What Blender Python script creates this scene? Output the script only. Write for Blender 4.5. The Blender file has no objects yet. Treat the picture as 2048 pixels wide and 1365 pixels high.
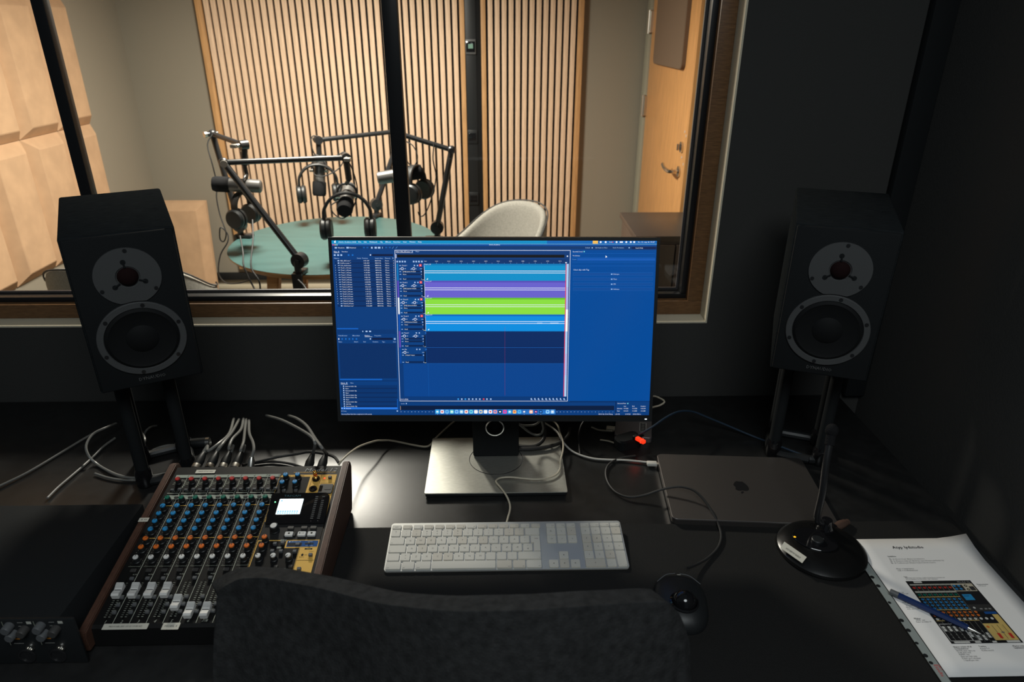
import bpy, bmesh, math, random
import numpy as np
from mathutils import Vector, Matrix

R = math.radians
random.seed(7)
SC = bpy.context.scene
COL = SC.collection

# ------------------------------------------------------------------ camera
FPX, PITCH, ROLL, YAW, CZ = 1375.0, R(24.55), 0.0022, 0.0224, 1.611
_c, _s = math.cos(PITCH), math.sin(PITCH)
_rw = Matrix.Rotation(-YAW, 3, 'Z')
_right, _up, _fwd = Vector((1, 0, 0)), Vector((0, _s, _c)), Vector((0, _c, -_s))
_r2 = math.cos(ROLL) * _right + math.sin(ROLL) * _up
_u2 = -math.sin(ROLL) * _right + math.cos(ROLL) * _up
CR, CU, CF = _rw @ _r2, _rw @ _u2, _rw @ _fwd
camd = bpy.data.cameras.new('camera')
cam = bpy.data.objects.new('camera', camd)
COL.objects.link(cam)
camd.sensor_width = 36.0
camd.lens = FPX / 2048 * 36
camd.clip_start, camd.clip_end = 0.05, 60
cam.matrix_world = Matrix(((CR.x, CU.x, -CF.x, 0), (CR.y, CU.y, -CF.y, 0), (CR.z, CU.z, -CF.z, CZ), (0, 0, 0, 1)))
camd.dof.use_dof = True
camd.dof.focus_distance = 1.35
camd.dof.aperture_fstop = 6.0
SC.camera = cam

# ------------------------------------------------------------------ world, lights, exposure
SC.view_settings.view_transform = 'Standard'
SC.view_settings.look = 'None'
SC.view_settings.exposure = 0.0
SC.view_settings.gamma = 1.0
SC.view_settings.use_curve_mapping = False
W = bpy.data.worlds.new('world')
SC.world = W
W.use_nodes = True
W.node_tree.nodes['Background'].inputs[0].default_value = (0.80, 0.97, 1.08, 1)
W.node_tree.nodes['Background'].inputs[1].default_value = 0.045


def lamp(name, loc, size, power, col, rot=(0, 0, 0), shape='DISK', spread=180):
    d = bpy.data.lights.new(name, 'AREA')
    d.shape = shape
    d.size = size
    d.spread = R(spread)
    d.energy = power
    d.color = col
    o = bpy.data.objects.new(name, d)
    COL.objects.link(o)
    o.location = loc
    o.rotation_euler = rot
    return o


lamp('booth_pendant_lamp', (-0.78, 2.95, 2.03), 0.36, 79, (1.0, 0.93, 0.82))
lamp('control_room_lamp', (0.15, -0.55, 2.55), 1.1, 23, (0.93, 1.0, 1.02))


# ------------------------------------------------------------------ survey helpers: a sight line met with a plane of the room
def sight(px, py):
    return CF + (px - 1024) / FPX * CR + (682.5 - py) / FPX * CU


def at(px, py, y):
    d = sight(px, py)
    return Vector((0, 0, CZ)) + d * (y / d.y)


def dp(px, py, z=0.746):
    d = sight(px, py)
    return Vector((0, 0, CZ)) + d * ((z - CZ) / d.z)


# ------------------------------------------------------------------ materials
def lin(v):
    v = v / 255.0
    return v / 12.92 if v <= 0.04045 else ((v + 0.055) / 1.055) ** 2.4


def rgb(r, g, b):
    return (lin(r), lin(g), lin(b))


MATS = {}


def mat(name, col, rough=0.5, metal=0.0, spec=0.5, noise=None, bump=None, emit=None, attr=False, coat=0.0):
    """noise=(scale, amount, stretch xyz) modulates the colour; bump=(scale, strength)."""
    if name in MATS:
        return MATS[name]
    m = bpy.data.materials.new(name)
    m.use_nodes = True
    nt = m.node_tree
    b = nt.nodes['Principled BSDF']
    b.inputs['Base Color'].default_value = (*col, 1)
    b.inputs['Roughness'].default_value = rough
    b.inputs['Metallic'].default_value = metal
    b.inputs['Specular IOR Level'].default_value = spec
    b.inputs['Coat Weight'].default_value = coat
    tc = None
    if noise or bump:
        tc = nt.nodes.new('ShaderNodeTexCoord')
    if attr:
        a = nt.nodes.new('ShaderNodeAttribute')
        a.attribute_name = 'Col'
        if emit:
            nt.links.new(a.outputs['Color'], b.inputs['Emission Color'])
            b.inputs['Emission Strength'].default_value = emit
            b.inputs['Base Color'].default_value = (0.01, 0.01, 0.01, 1)
        else:
            nt.links.new(a.outputs['Color'], b.inputs['Base Color'])
    elif emit:
        b.inputs['Emission Color'].default_value = (*col, 1)
        b.inputs['Emission Strength'].default_value = emit
    if noise:
        sc, amt, st = noise
        mp = nt.nodes.new('ShaderNodeMapping')
        mp.inputs['Scale'].default_value = st
        nt.links.new(tc.outputs['Object'], mp.inputs['Vector'])
        n = nt.nodes.new('ShaderNodeTexNoise')
        n.inputs['Scale'].default_value = sc
        n.inputs['Detail'].default_value = 6
        nt.links.new(mp.outputs['Vector'], n.inputs['Vector'])
        r = nt.nodes.new('ShaderNodeMapRange')
        r.inputs['From Min'].default_value = 0.3
        r.inputs['From Max'].default_value = 0.7
        r.inputs['To Min'].default_value = 1 - amt
        r.inputs['To Max'].default_value = 1 + amt
        nt.links.new(n.outputs['Fac'], r.inputs['Value'])
        mx = nt.nodes.new('ShaderNodeVectorMath')
        mx.operation = 'SCALE'
        mx.inputs[0].default_value = col
        nt.links.new(r.outputs['Result'], mx.inputs['Scale'])
        nt.links.new(mx.outputs['Vector'], b.inputs['Base Color'])
    if bump:
        sc, stg = bump
        n = nt.nodes.new('ShaderNodeTexNoise')
        n.inputs['Scale'].default_value = sc
        n.inputs['Detail'].default_value = 4
        nt.links.new(tc.outputs['Object'], n.inputs['Vector'])
        bp = nt.nodes.new('ShaderNodeBump')
        bp.inputs['Strength'].default_value = stg
        bp.inputs['Distance'].default_value = 0.002
        nt.links.new(n.outputs['Fac'], bp.inputs['Height'])
        nt.links.new(bp.outputs['Normal'], b.inputs['Normal'])
    MATS[name] = m
    return m


def glass_mat():
    m = bpy.data.materials.new('window_glass')
    m.use_nodes = True
    nt = m.node_tree
    nt.nodes.clear()
    out = nt.nodes.new('ShaderNodeOutputMaterial')
    tr = nt.nodes.new('ShaderNodeBsdfTransparent')
    tr.inputs[0].default_value = (0.96, 0.97, 0.96, 1)
    gl = nt.nodes.new('ShaderNodeBsdfGlossy')
    gl.inputs['Roughness'].default_value = 0.0
    geo = nt.nodes.new('ShaderNodeNewGeometry')
    dot = nt.nodes.new('ShaderNodeVectorMath')
    dot.operation = 'DOT_PRODUCT'
    nt.links.new(geo.outputs['Normal'], dot.inputs[0])
    nt.links.new(geo.outputs['Incoming'], dot.inputs[1])

    def mth(op, a, b=None):
        n = nt.nodes.new('ShaderNodeMath')
        n.operation = op
        nt.links.new(a, n.inputs[0])
        if b is not None:
            n.inputs[1].default_value = b
        return n.outputs[0]
    x = mth('ABSOLUTE', dot.outputs['Value'])
    n = nt.nodes.new('ShaderNodeMath')
    n.operation = 'SUBTRACT'
    n.inputs[0].default_value = 1
    nt.links.new(x, n.inputs[1])
    p = mth('POWER', n.outputs[0], 5)
    f = mth('ADD', mth('MULTIPLY', p, 0.9), 0.035)
    mix = nt.nodes.new('ShaderNodeMixShader')
    nt.links.new(f, mix.inputs[0])
    nt.links.new(tr.outputs[0], mix.inputs[1])
    nt.links.new(gl.outputs[0], mix.inputs[2])
    nt.links.new(mix.outputs[0], out.inputs[0])
    return m


M_GLASS = glass_mat()
M_CHARCOAL = mat('charcoal_wall', (0.050, 0.050, 0.048), 0.9, spec=0.2, bump=(300, 0.3))
M_CREAM = mat('cream_paint', (0.70, 0.63, 0.48), 0.7, spec=0.3)
M_BOOTHWALL = mat('greige_wall_paint', (0.305, 0.275, 0.218), 0.85, spec=0.2, bump=(120, 0.08))
M_CEIL = mat('white_ceiling', (0.62, 0.58, 0.5), 0.9)
M_FLOOR = mat('grey_carpet', (0.20, 0.18, 0.15), 0.95, spec=0.1, noise=(60, 0.35, (1, 6, 1)), bump=(200, 0.5))
M_DARKFLOOR = mat('dark_carpet', (0.03, 0.03, 0.03), 0.95, spec=0.1)
M_BLACKFRAME = mat('black_aluminium', (0.012, 0.012, 0.013), 0.35)
M_GREYFRAME = mat('window_gasket', (0.05, 0.045, 0.05), 0.5)
M_WALNUT = mat('window_wood', (0.17, 0.085, 0.035), 0.45, noise=(30, 0.35, (2, 8, 30)))
M_OAK = mat('oak_slat', (0.86, 0.625, 0.435), 0.55, spec=0.35, noise=(9, 0.16, (14, 14, 1.2)))
M_OAKEDGE = mat('oak_edge', (0.62, 0.35, 0.15), 0.55, noise=(9, 0.16, (14, 14, 1.2)))
M_FELT = mat('black_felt', (0.012, 0.012, 0.012), 0.95, spec=0.15)
M_DOOR = mat('door_veneer', (0.72, 0.37, 0.135), 0.42, noise=(8, 0.18, (20, 20, 1.0)), coat=0.1)
M_JAMB = mat('door_jamb', (0.36, 0.35, 0.27), 0.5)
M_TAN = mat('tan_acoustic_board', (0.56, 0.365, 0.22), 0.9, spec=0.2, noise=(14, 0.09, (1, 1, 1)), bump=(90, 0.15))
M_TAUPE = mat('taupe_felt', (0.21, 0.15, 0.105), 0.95, spec=0.1, bump=(300, 0.4))
M_CABINET = mat('brown_laminate', (0.075, 0.055, 0.045), 0.35)
M_GREEN = mat('green_linoleum', (0.046, 0.102, 0.098), 0.40, spec=0.45, noise=(5, 0.10, (1, 5, 1)))
M_PLY = mat('oak_ply', (0.50, 0.27, 0.11), 0.5, noise=(10, 0.2, (3, 3, 20)))
M_GREYFELT = mat('grey_wool', (0.31, 0.298, 0.265), 0.95, spec=0.1, bump=(400, 0.6), noise=(160, 0.15, (1, 1, 1)))
M_SEAM = mat('dark_piping', (0.05, 0.05, 0.05), 0.8)
M_BLACKMET = mat('black_powder_metal', (0.016, 0.016, 0.017), 0.32, spec=0.6)
M_BLACKPL = mat('black_plastic', (0.013, 0.0145, 0.0155), 0.45, spec=0.4)
M_MATTEBLK = mat('matte_black', (0.0125, 0.014, 0.015), 0.8, spec=0.15)
M_GLOSSBLK = mat('gloss_black', (0.008, 0.008, 0.009), 0.08, spec=0.6)
M_CHROME = mat('chrome', (0.72, 0.70, 0.66), 0.22, metal=1.0)
M_STEEL = mat('brushed_steel', (0.62, 0.60, 0.55), 0.35, metal=1.0)
M_MICGREY = mat('mic_grey', (0.15, 0.145, 0.14), 0.35, metal=0.6)
M_FOAM = mat('black_foam', (0.014, 0.014, 0.015), 0.95, spec=0.1, bump=(500, 0.8))
M_LEATHER = mat('black_leatherette', (0.014, 0.014, 0.014), 0.45)
M_DESK = mat('black_desk', (0.0165, 0.0165, 0.0165), 0.31, spec=0.5, noise=(40, 0.2, (1, 1, 1)), bump=(60, 0.02))
M_MAT = mat('desk_pad', (0.0125, 0.0122, 0.0116), 0.85, spec=0.2, bump=(700, 0.5))
M_ASH = mat('black_ash_veneer', (0.017, 0.0195, 0.021), 0.75, spec=0.0, noise=(20, 0.35, (2, 30, 30)), bump=(60, 0.15))
M_FLANGE = mat('grey_flange', (0.070, 0.072, 0.073), 0.6, spec=0.4)
M_CONE = mat('black_cone', (0.009, 0.0095, 0.010), 0.7, spec=0.15)
M_DOME = mat('dark_dome', (0.014, 0.006, 0.006), 0.9, spec=0.1)
M_BADGE = mat('badge_grey', (0.10, 0.10, 0.10), 0.4, metal=0.3)
M_SILVERTRIM = mat('silver_anodised', (0.55, 0.55, 0.52), 0.3, metal=1.0)
M_BASESTEEL = mat('stand_base_finish', (0.44, 0.44, 0.40), 0.38, metal=0.75, noise=(120, 0.12, (1, 8, 1)))
M_KEY = mat('white_key', (0.56, 0.54, 0.48), 0.5)
M_KEYDIRTY = mat('worn_key', (0.52, 0.485, 0.415), 0.55)
M_ALU = mat('aluminium_tray', (0.50, 0.50, 0.47), 0.42, metal=0.45)
M_LEGEND = mat('key_legend', (0.09, 0.09, 0.09), 0.6)
M_SPACEGREY = mat('space_grey_aluminium', (0.18, 0.165, 0.157), 0.45, metal=0.9)
M_WHITECAB = mat('white_cable', (0.60, 0.58, 0.53), 0.45)
M_BEIGECAB = mat('beige_cable', (0.50, 0.45, 0.35), 0.45)
M_GREYCAB = mat('grey_cable', (0.17, 0.17, 0.16), 0.4)
M_BLACKCAB = mat('black_cable', (0.014, 0.014, 0.014), 0.6)
M_BLUECAB = mat('blue_sleeve', (0.018, 0.035, 0.06), 0.4)
M_PAPER = mat('white_paper', (0.74, 0.73, 0.72), 0.75, spec=0.3)
M_POCKET = mat('clear_pocket', (0.27, 0.30, 0.29), 0.3)
M_INK = mat('print_ink', (0.02, 0.02, 0.022), 0.6)
M_RED = mat('red_print', (0.55, 0.02, 0.02), 0.6)
M_BLUEPEN = mat('blue_pen', (0.006, 0.024, 0.105), 0.45)
M_PANEL = mat('mixer_panel', (0.007, 0.007, 0.007), 0.5, spec=0.25)
M_YELLOW = mat('ochre_panel', (0.68, 0.40, 0.085), 0.5)
M_CHEEK = mat('mixer_cheek_wood', (0.085, 0.040, 0.026), 0.5, noise=(25, 0.25, (20, 2, 20)))
M_BLUEPRT = mat('blue_panel', (0.010, 0.07, 0.24), 0.5)
M_GREYPRT = mat('grey_panel_print', (0.30, 0.33, 0.29), 0.5)
M_LINEPRT = mat('line_print', (0.50, 0.53, 0.45), 0.5)
M_TRANSPORT = mat('transport_plate', (0.040, 0.040, 0.040), 0.45)
M_GREYBTN = mat('grey_button', (0.10, 0.105, 0.11), 0.45)
M_DARKBTN = mat('dark_button', (0.05, 0.048, 0.046), 0.5)
M_WHITEBTN = mat('white_button', (0.66, 0.66, 0.64), 0.4)
M_FADER = mat('fader_white', (0.70, 0.69, 0.66), 0.42)
M_CAP = {'red': mat('cap_red', (0.50, 0.018, 0.016), 0.4), 'green': mat('cap_green', (0.0, 0.14, 0.09), 0.4),
         'blue': mat('cap_blue', (0.01, 0.24, 0.55), 0.4), 'orange': mat('cap_orange', (0.70, 0.15, 0.015), 0.4),
         'white': mat('cap_white', (0.68, 0.68, 0.66), 0.4), 'grey': mat('cap_grey', (0.30, 0.30, 0.30), 0.4)}
M_LABEL = mat('label_tape', (0.62, 0.60, 0.52), 0.45)
M_GOLD = mat('gold_plug', (0.75, 0.50, 0.18), 0.25, metal=1.0)
M_LCD = mat('lcd_glow', (0.80, 0.97, 1.0), 0.3, emit=1.6)
M_LCDTXT = mat('lcd_segments', (0.35, 0.70, 0.90), 0.3, emit=1.0)
M_REDLED = mat('red_led', (1.0, 0.045, 0.02), 0.3, emit=3.0)
M_REDGLOW = mat('red_glow_plug', (1.0, 0.040, 0.010), 0.3, emit=1.0)
M_GREENLED = mat('green_led', (0.25, 1.0, 0.45), 0.3, emit=1.2)
M_WHITELED = mat('white_led', (0.8, 0.9, 1.0), 0.3, emit=1.5)
M_YELLED = mat('amber_lamp', (1.0, 0.50, 0.02), 0.3, emit=0.8)
M_THERMO = mat('thermostat_screen', (0.16, 0.28, 0.22), 0.3, emit=0.35)
M_DARKCHAIR = mat('charcoal_upholstery', (0.023, 0.0235, 0.024), 0.95, spec=0.15, noise=(90, 0.35, (1, 1, 1)), bump=(350, 0.5))
M_PLUGBROWN = mat('smoky_plug', (0.10, 0.06, 0.045), 0.3)
M_SCREEN = mat('screen_pixels', (0, 0, 0), 0.4, attr=True, emit=1.0)
M_PRINT = mat('colour_print', (0, 0, 0), 0.6, spec=0.15, attr=True)


# ------------------------------------------------------------------ geometry helpers
class G:
    def __init__(s):
        s.bm = bmesh.new()

    def box(s, c, d, bev=0.0, rot=None, mi=0, seg=2):
        r = bmesh.ops.create_cube(s.bm, size=1)
        vs = r['verts']
        bmesh.ops.scale(s.bm, vec=d, verts=vs)
        fs = list({f for v in vs for f in v.link_faces})
        if bev > 0:
            es = list({e for v in vs for e in v.link_edges})
            rr = bmesh.ops.bevel(s.bm, geom=es, offset=bev, segments=seg, profile=0.5, affect='EDGES')
            vs = list({v for f in rr['faces'] for v in f.verts} | {v for v in vs if v.is_valid})
            fs = list({f for v in vs for f in v.link_faces})
        if rot is not None:
            bmesh.ops.transform(s.bm, matrix=rot, verts=vs)
        bmesh.ops.translate(s.bm, vec=c, verts=vs)
        for f in fs:
            f.material_index = mi
        return s

    def b2(s, lo, hi, bev=0.0, mi=0):
        lo, hi = Vector(lo), Vector(hi)
        return s.box((lo + hi) / 2, hi - lo, bev, None, mi)

    def prism(s, pts, z0, z1, inset=0.0, mi=0, mx=None):
        """polygon (ccw) pulled up from z0 to z1, with a chamfer of width inset at the top"""
        n = len(pts)
        cx = sum(p[0] for p in pts) / n
        cy = sum(p[1] for p in pts) / n
        rings = [(z0, 0.0)]
        if inset > 0:
            rings += [(z1 - inset, 0.0), (z1, inset)]
        else:
            rings += [(z1, 0.0)]
        rr = []
        for z, k in rings:
            ring = []
            for x, y in pts:
                L = math.hypot(x - cx, y - cy) or 1
                ring.append(Vector((x - (x - cx) / L * k, y - (y - cy) / L * k, z)))
            rr.append(ring)
        vv = [[s.bm.verts.new(mx @ p if mx else p) for p in ring] for ring in rr]
        fs = []
        for a, b in zip(vv[:-1], vv[1:]):
            for i in range(n):
                j = (i + 1) % n
                fs.append(s.bm.faces.new((a[i], a[j], b[j], b[i])))
        fs.append(s.bm.faces.new(vv[-1]))
        fs.append(s.bm.faces.new(list(reversed(vv[0]))))
        for f in fs:
            f.material_index = mi
        return s

    def lathe(s, prof, seg=24, mx=None, mi=0):
        """profile [(r, z)...] turned about z; closed with caps where r > 0 at the ends"""
        rings = []
        for r, z in prof:
            if r < 1e-6:
                p = Vector((0, 0, z))
                rings.append([s.bm.verts.new(mx @ p if mx else p)])
            else:
                ring = []
                for i in range(seg):
                    a = 2 * math.pi * i / seg
                    p = Vector((r * math.cos(a), r * math.sin(a), z))
                    ring.append(s.bm.verts.new(mx @ p if mx else p))
                rings.append(ring)
        fs = []
        for a, b in zip(rings[:-1], rings[1:]):
            if len(a) == 1 and len(b) == 1:
                continue
            for i in range(seg):
                j = (i + 1) % seg
                if len(a) == 1:
                    fs.append(s.bm.faces.new((a[0], b[j], b[i])))
                elif len(b) == 1:
                    fs.append(s.bm.faces.new((a[i], a[j], b[0])))
                else:
                    fs.append(s.bm.faces.new((a[i], a[j], b[j], b[i])))
        if len(rings[0]) > 1:
            fs.append(s.bm.faces.new(list(reversed(rings[0]))))
        if len(rings[-1]) > 1:
            fs.append(s.bm.faces.new(rings[-1]))
        for f in fs:
            f.material_index = mi
        return s

    def cyl(s, p, q, r, seg=16, r2=None, mi=0):
        p, q = Vector(p), Vector(q)
        d = q - p
        mx = Matrix.Translation(p) @ d.to_track_quat('Z', 'Y').to_matrix().to_4x4()
        return s.lathe([(r, 0), (r if r2 is None else r2, d.length)], seg, mx, mi)

    def ball(s, c, r, mi=0, seg=16, sc=(1, 1, 1)):
        prof = [(r * math.sin(math.pi * i / 10), -r * math.cos(math.pi * i / 10)) for i in range(11)]
        return s.lathe(prof, seg, Matrix.Translation(c) @ Matrix.Diagonal((*sc, 1)), mi)

    def tube(s, pts, r, seg=8, mi=0, smooth=4):
        pts = [Vector(p) for p in pts]
        if smooth and len(pts) > 2:
            out = []
            ext = [2 * pts[0] - pts[1]] + pts + [2 * pts[-1] - pts[-2]]
            for i in range(1, len(ext) - 2):
                p0, p1, p2, p3 = ext[i - 1:i + 3]
                for k in range(smooth):
                    t = k / smooth
                    out.append(0.5 * ((2 * p1) + (p2 - p0) * t + (2 * p0 - 5 * p1 + 4 * p2 - p3) * t * t + (3 * p1 - p0 - 3 * p2 + p3) * t ** 3))
            out.append(pts[-1])
            pts = out
        rings = []
        nrm = None
        for i, p in enumerate(pts):
            t = (pts[min(i + 1, len(pts) - 1)] - pts[max(i - 1, 0)])
            if t.length < 1e-9:
                t = Vector((0, 0, 1))
            t.normalize()
            if nrm is None:
                nrm = t.orthogonal().normalized()
            nrm = (nrm - t * nrm.dot(t))
            if nrm.length < 1e-6:
                nrm = t.orthogonal()
            nrm.normalize()
            bi = t.cross(nrm)
            rad = r[min(i * len(r) // len(pts), len(r) - 1)] if isinstance(r, (list, tuple)) else r
            rings.append([s.bm.verts.new(p + rad * (math.cos(2 * math.pi * k / seg) * nrm + math.sin(2 * math.pi * k / seg) * bi)) for k in range(seg)])
        for a, b in zip(rings[:-1], rings[1:]):
            for k in range(seg):
                j = (k + 1) % seg
                s.bm.faces.new((a[k], a[j], b[j], b[k])).material_index = mi
        s.bm.faces.new(list(reversed(rings[0]))).material_index = mi
        s.bm.faces.new(rings[-1]).material_index = mi
        return s

    def mesh(s, name, mats, ang=35):
        me = bpy.data.meshes.new(name)
        bmesh.ops.recalc_face_normals(s.bm, faces=s.bm.faces[:])
        s.bm.to_mesh(me)
        s.bm.free()
        for m in (mats if isinstance(mats, (list, tuple)) else [mats]):
            me.materials.append(m)
        me.polygons.foreach_set('use_smooth', [True] * len(me.polygons))
        me.set_sharp_from_angle(angle=R(ang))
        return me


def link(name, me, parent=None, loc=None, mx=None):
    o = bpy.data.objects.new(name, me)
    COL.objects.link(o)
    if parent is not None:
        o.parent = parent
    if mx is not None:
        o.matrix_local = mx
    elif loc is not None:
        o.location = loc
    return o


def obj(name, g, mats, parent=None, loc=None, mx=None, ang=35):
    return link(name, g.mesh(name, mats, ang), parent, loc, mx)


def tag(o, label, cat, group=None):
    o['label'] = label
    o['category'] = cat
    if group:
        o['group'] = group
    return o


def thing(name, label, cat, loc=(0, 0, 0), rotz=0.0, group=None):
    o = bpy.data.objects.new(name, None)
    COL.objects.link(o)
    o.empty_display_size = 0.05
    o.location = loc
    o.rotation_euler = (0, 0, rotz)
    return tag(o, label, cat, group)


def struct(o):
    o['kind'] = 'structure'
    return o


def rrect(w, h, r, cx=0.0, cy=0.0, seg=4):
    pts = []
    for sx, sy, a0 in ((1, -1, -90), (1, 1, 0), (-1, 1, 90), (-1, -1, 180)):
        for k in range(seg + 1):
            a = R(a0 + 90 * k / seg)
            pts.append((cx + sx * (w / 2 - r) + r * math.cos(a), cy + sy * (h / 2 - r) + r * math.sin(a)))
    return pts


def T(x, y, z):
    return Matrix.Translation((x, y, z))


RX, RY, RZ = (lambda a: Matrix.Rotation(a, 4, 'X')), (lambda a: Matrix.Rotation(a, 4, 'Y')), (lambda a: Matrix.Rotation(a, 4, 'Z'))
_TXT = {}


def text_data(s, res=1):
    """flat letter outlines of a string at size 1: (verts, faces, width)"""
    if s in _TXT:
        return _TXT[s]
    c = bpy.data.curves.new('letters', 'FONT')
    c.body = s
    c.size = 1.0
    c.resolution_u = res
    o = bpy.data.objects.new('letters', c)
    me = bpy.data.meshes.new_from_object(o)
    vs = [tuple(v.co[:2]) for v in me.vertices]
    fs = [tuple(p.vertices) for p in me.polygons]
    bpy.data.objects.remove(o)
    bpy.data.curves.remove(c)
    bpy.data.meshes.remove(me)
    w = max((v[0] for v in vs), default=0)
    _TXT[s] = (vs, fs, w)
    return _TXT[s]


class Flat:
    """flat coloured print: polygons on a plane, each with its own colour"""

    def __init__(s):
        s.v, s.f, s.c = [], [], []

    def poly(s, pts, col):
        n = len(s.v)
        s.v += [tuple(p) for p in pts]
        s.f.append(tuple(range(n, n + len(pts))))
        s.c.append(col)

    def rect(s, x0, y0, x1, y1, z, col):
        s.poly([(x0, y0, z), (x1, y0, z), (x1, y1, z), (x0, y1, z)], col)

    def disc(s, x, y, rx, ry, z, col, n=14, a0=0.0):
        s.poly([(x + rx * math.cos(2 * math.pi * k / n + a0), y + ry * math.sin(2 * math.pi * k / n + a0), z) for k in range(n)], col)

    def text(s, t, x, y, h, z, col, align='l', sx=1.0, rot=0.0, shear=0.0):
        vs, fs, w = text_data(t)
        k = h / 0.72
        off = 0 if align == 'l' else (-w / 2 if align == 'c' else -w)
        n = len(s.v)
        ca, sa = math.cos(rot), math.sin(rot)
        for vx, vy in vs:
            a, b = (vx + off + shear * vy) * k * sx, vy * k
            s.v.append((x + a * ca - b * sa, y + a * sa + b * ca, z))
        for f in fs:
            s.f.append(tuple(i + n for i in f))
            s.c.append(col)

    def textw(s, t, x, y, w, h, z, col, **kw):
        """text stretched to the width w"""
        tw = text_data(t)[2] * h / 0.72
        s.text(t, x, y, h, z, col, sx=w / tw if tw else 1, **kw)

    def mesh(s, name, m):
        me = bpy.data.meshes.new(name)
        me.from_pydata(s.v, [], s.f)
        at_ = me.color_attributes.new('Col', 'FLOAT_COLOR', 'CORNER')
        cols = []
        for f, c in zip(s.f, s.c):
            cols += [c[0], c[1], c[2], 1.0] * len(f)
        at_.data.foreach_set('color', cols)
        me.materials.append(m)
        return me


def flat(name, F, m, parent=None, mx=None):
    return link(name, F.mesh(name, m), parent, None, mx)


# ================================================================== STRUCTURE
DW = 1.56            # control room face of the window wall
YB = 4.39            # booth back wall
XL, XR = -2.157, 0.89
g = G()
g.b2((-2.6, DW, 0), (1.1, 1.70, 0.945))
g.b2((0.518, DW, 0.945), (1.1, 1.70, 2.7))
g.b2((-2.6, DW, 0.945), (-1.75, 1.70, 2.7))
g.b2((-1.75, DW, 2.25), (0.518, 1.70, 2.7))
struct(obj('wall_front', g, M_CHARCOAL))
struct(obj('wall_right', G().b2((0.945, -1.2, 0), (1.1, DW, 2.7)), M_CHARCOAL))
struct(obj('floor', G().b2((-2.6, -1.2, -0.1), (1.1, 1.70, 0)), M_DARKFLOOR))
struct(obj('trim_1', G().b2((0.893, 1.535, 0.745), (0.9448, DW, 2.7), 0.004), M_MATTEBLK))
# booth
struct(obj('floor_booth', G().b2((XL - 0.1, 1.70, -0.1), (XR + 0.1, YB + 0.1, 0.01)), M_FLOOR))
struct(obj('ceiling_booth', G().b2((XL - 0.1, 1.70, 2.6), (XR + 0.1, YB + 0.1, 2.7)), M_CEIL))
struct(obj('wall_back', G().b2((XL - 0.1, YB, 0), (XR + 0.1, YB + 0.1, 2.6)), M_BOOTHWALL))
struct(obj('wall_left', G().b2((XL - 0.1, 1.70, 0), (XL, YB, 2.6)), M_BOOTHWALL))
g = G()
g.b2((XR, 1.70, 0), (XR + 0.1, 3.235, 2.6))
g.b2((XR, 3.235, 2.12), (XR + 0.1, YB, 2.6))
g.b2((XR + 0.05, 3.235, 0), (XR + 0.1, YB, 2.12))
struct(obj('wall_right_booth', g, M_BOOTHWALL))
struct(obj('baseboard_back', G().b2((-2.10, YB - 0.022, 0.075), (XR, YB - 0.0005, 0.125), 0.004), M_BLACKPL))
struct(obj('baseboard_lower', G().b2((XL, YB - 0.015, 0.01), (XR, YB - 0.0005, 0.040), 0.003), M_CREAM))

# window: cream reveal, wooden lining, black frame with mullions, panes
win = bpy.data.objects.new('window_1', None)
COL.objects.link(win)
struct(win)
X0, X1, Z0, Z1 = -1.75, 0.518, 0.945, 2.25


def frame_pieces(x0, x1, z0, z1, y0, y1, w, name, m, bev=0.002, wb=None):
    wb = wb or w
    for lo, hi in (((x0, y0, z0), (x1, y1, z0 + wb)), ((x0, y0, z1 - w), (x1, y1, z1)),
                   ((x0, y0, z0 + wb), (x0 + w, y1, z1 - w)), ((x1 - w, y0, z0 + wb), (x1, y1, z1 - w))):
        obj(name, G().b2(lo, hi, bev), m, win)


frame_pieces(X0, X1, Z0 - 0.001, Z1, DW - 0.001, 1.66, 0.004, 'reveal', M_CREAM, 0)
frame_pieces(X0 + 0.004, X1 - 0.004, Z0 + 0.003, Z1 - 0.004, 1.606, 1.668, 0.0365, 'wood_lining', M_WALNUT, 0.002)
frame_pieces(X0 + 0.040, 0.4775, 0.983, Z1 - 0.040, 1.625, 1.662, 0.014, 'sash_frame', M_BLACKFRAME, 0.002)
frame_pieces(X0 + 0.054, 0.4635, 0.997, Z1 - 0.054, 1.655, 1.66, 0.006, 'gasket', M_GREYFRAME, 0)
for xa, xb in ((-0.983, -0.956), (-0.2445, -0.211)):
    obj('mullion', G().b2((xa, 1.64, 0.997), (xb, 1.665, Z1 - 0.054), 0.0015), M_BLACKFRAME, win)
xs = [X0 + 0.054, -0.983, -0.956, -0.2445, -0.211, 0.4635]
for a, b in ((0, 1), (2, 3), (4, 5)):
    obj('pane', G().b2((xs[a], 1.648, 0.997), (xs[b], 1.654, Z1 - 0.054)), M_GLASS, win)

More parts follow.
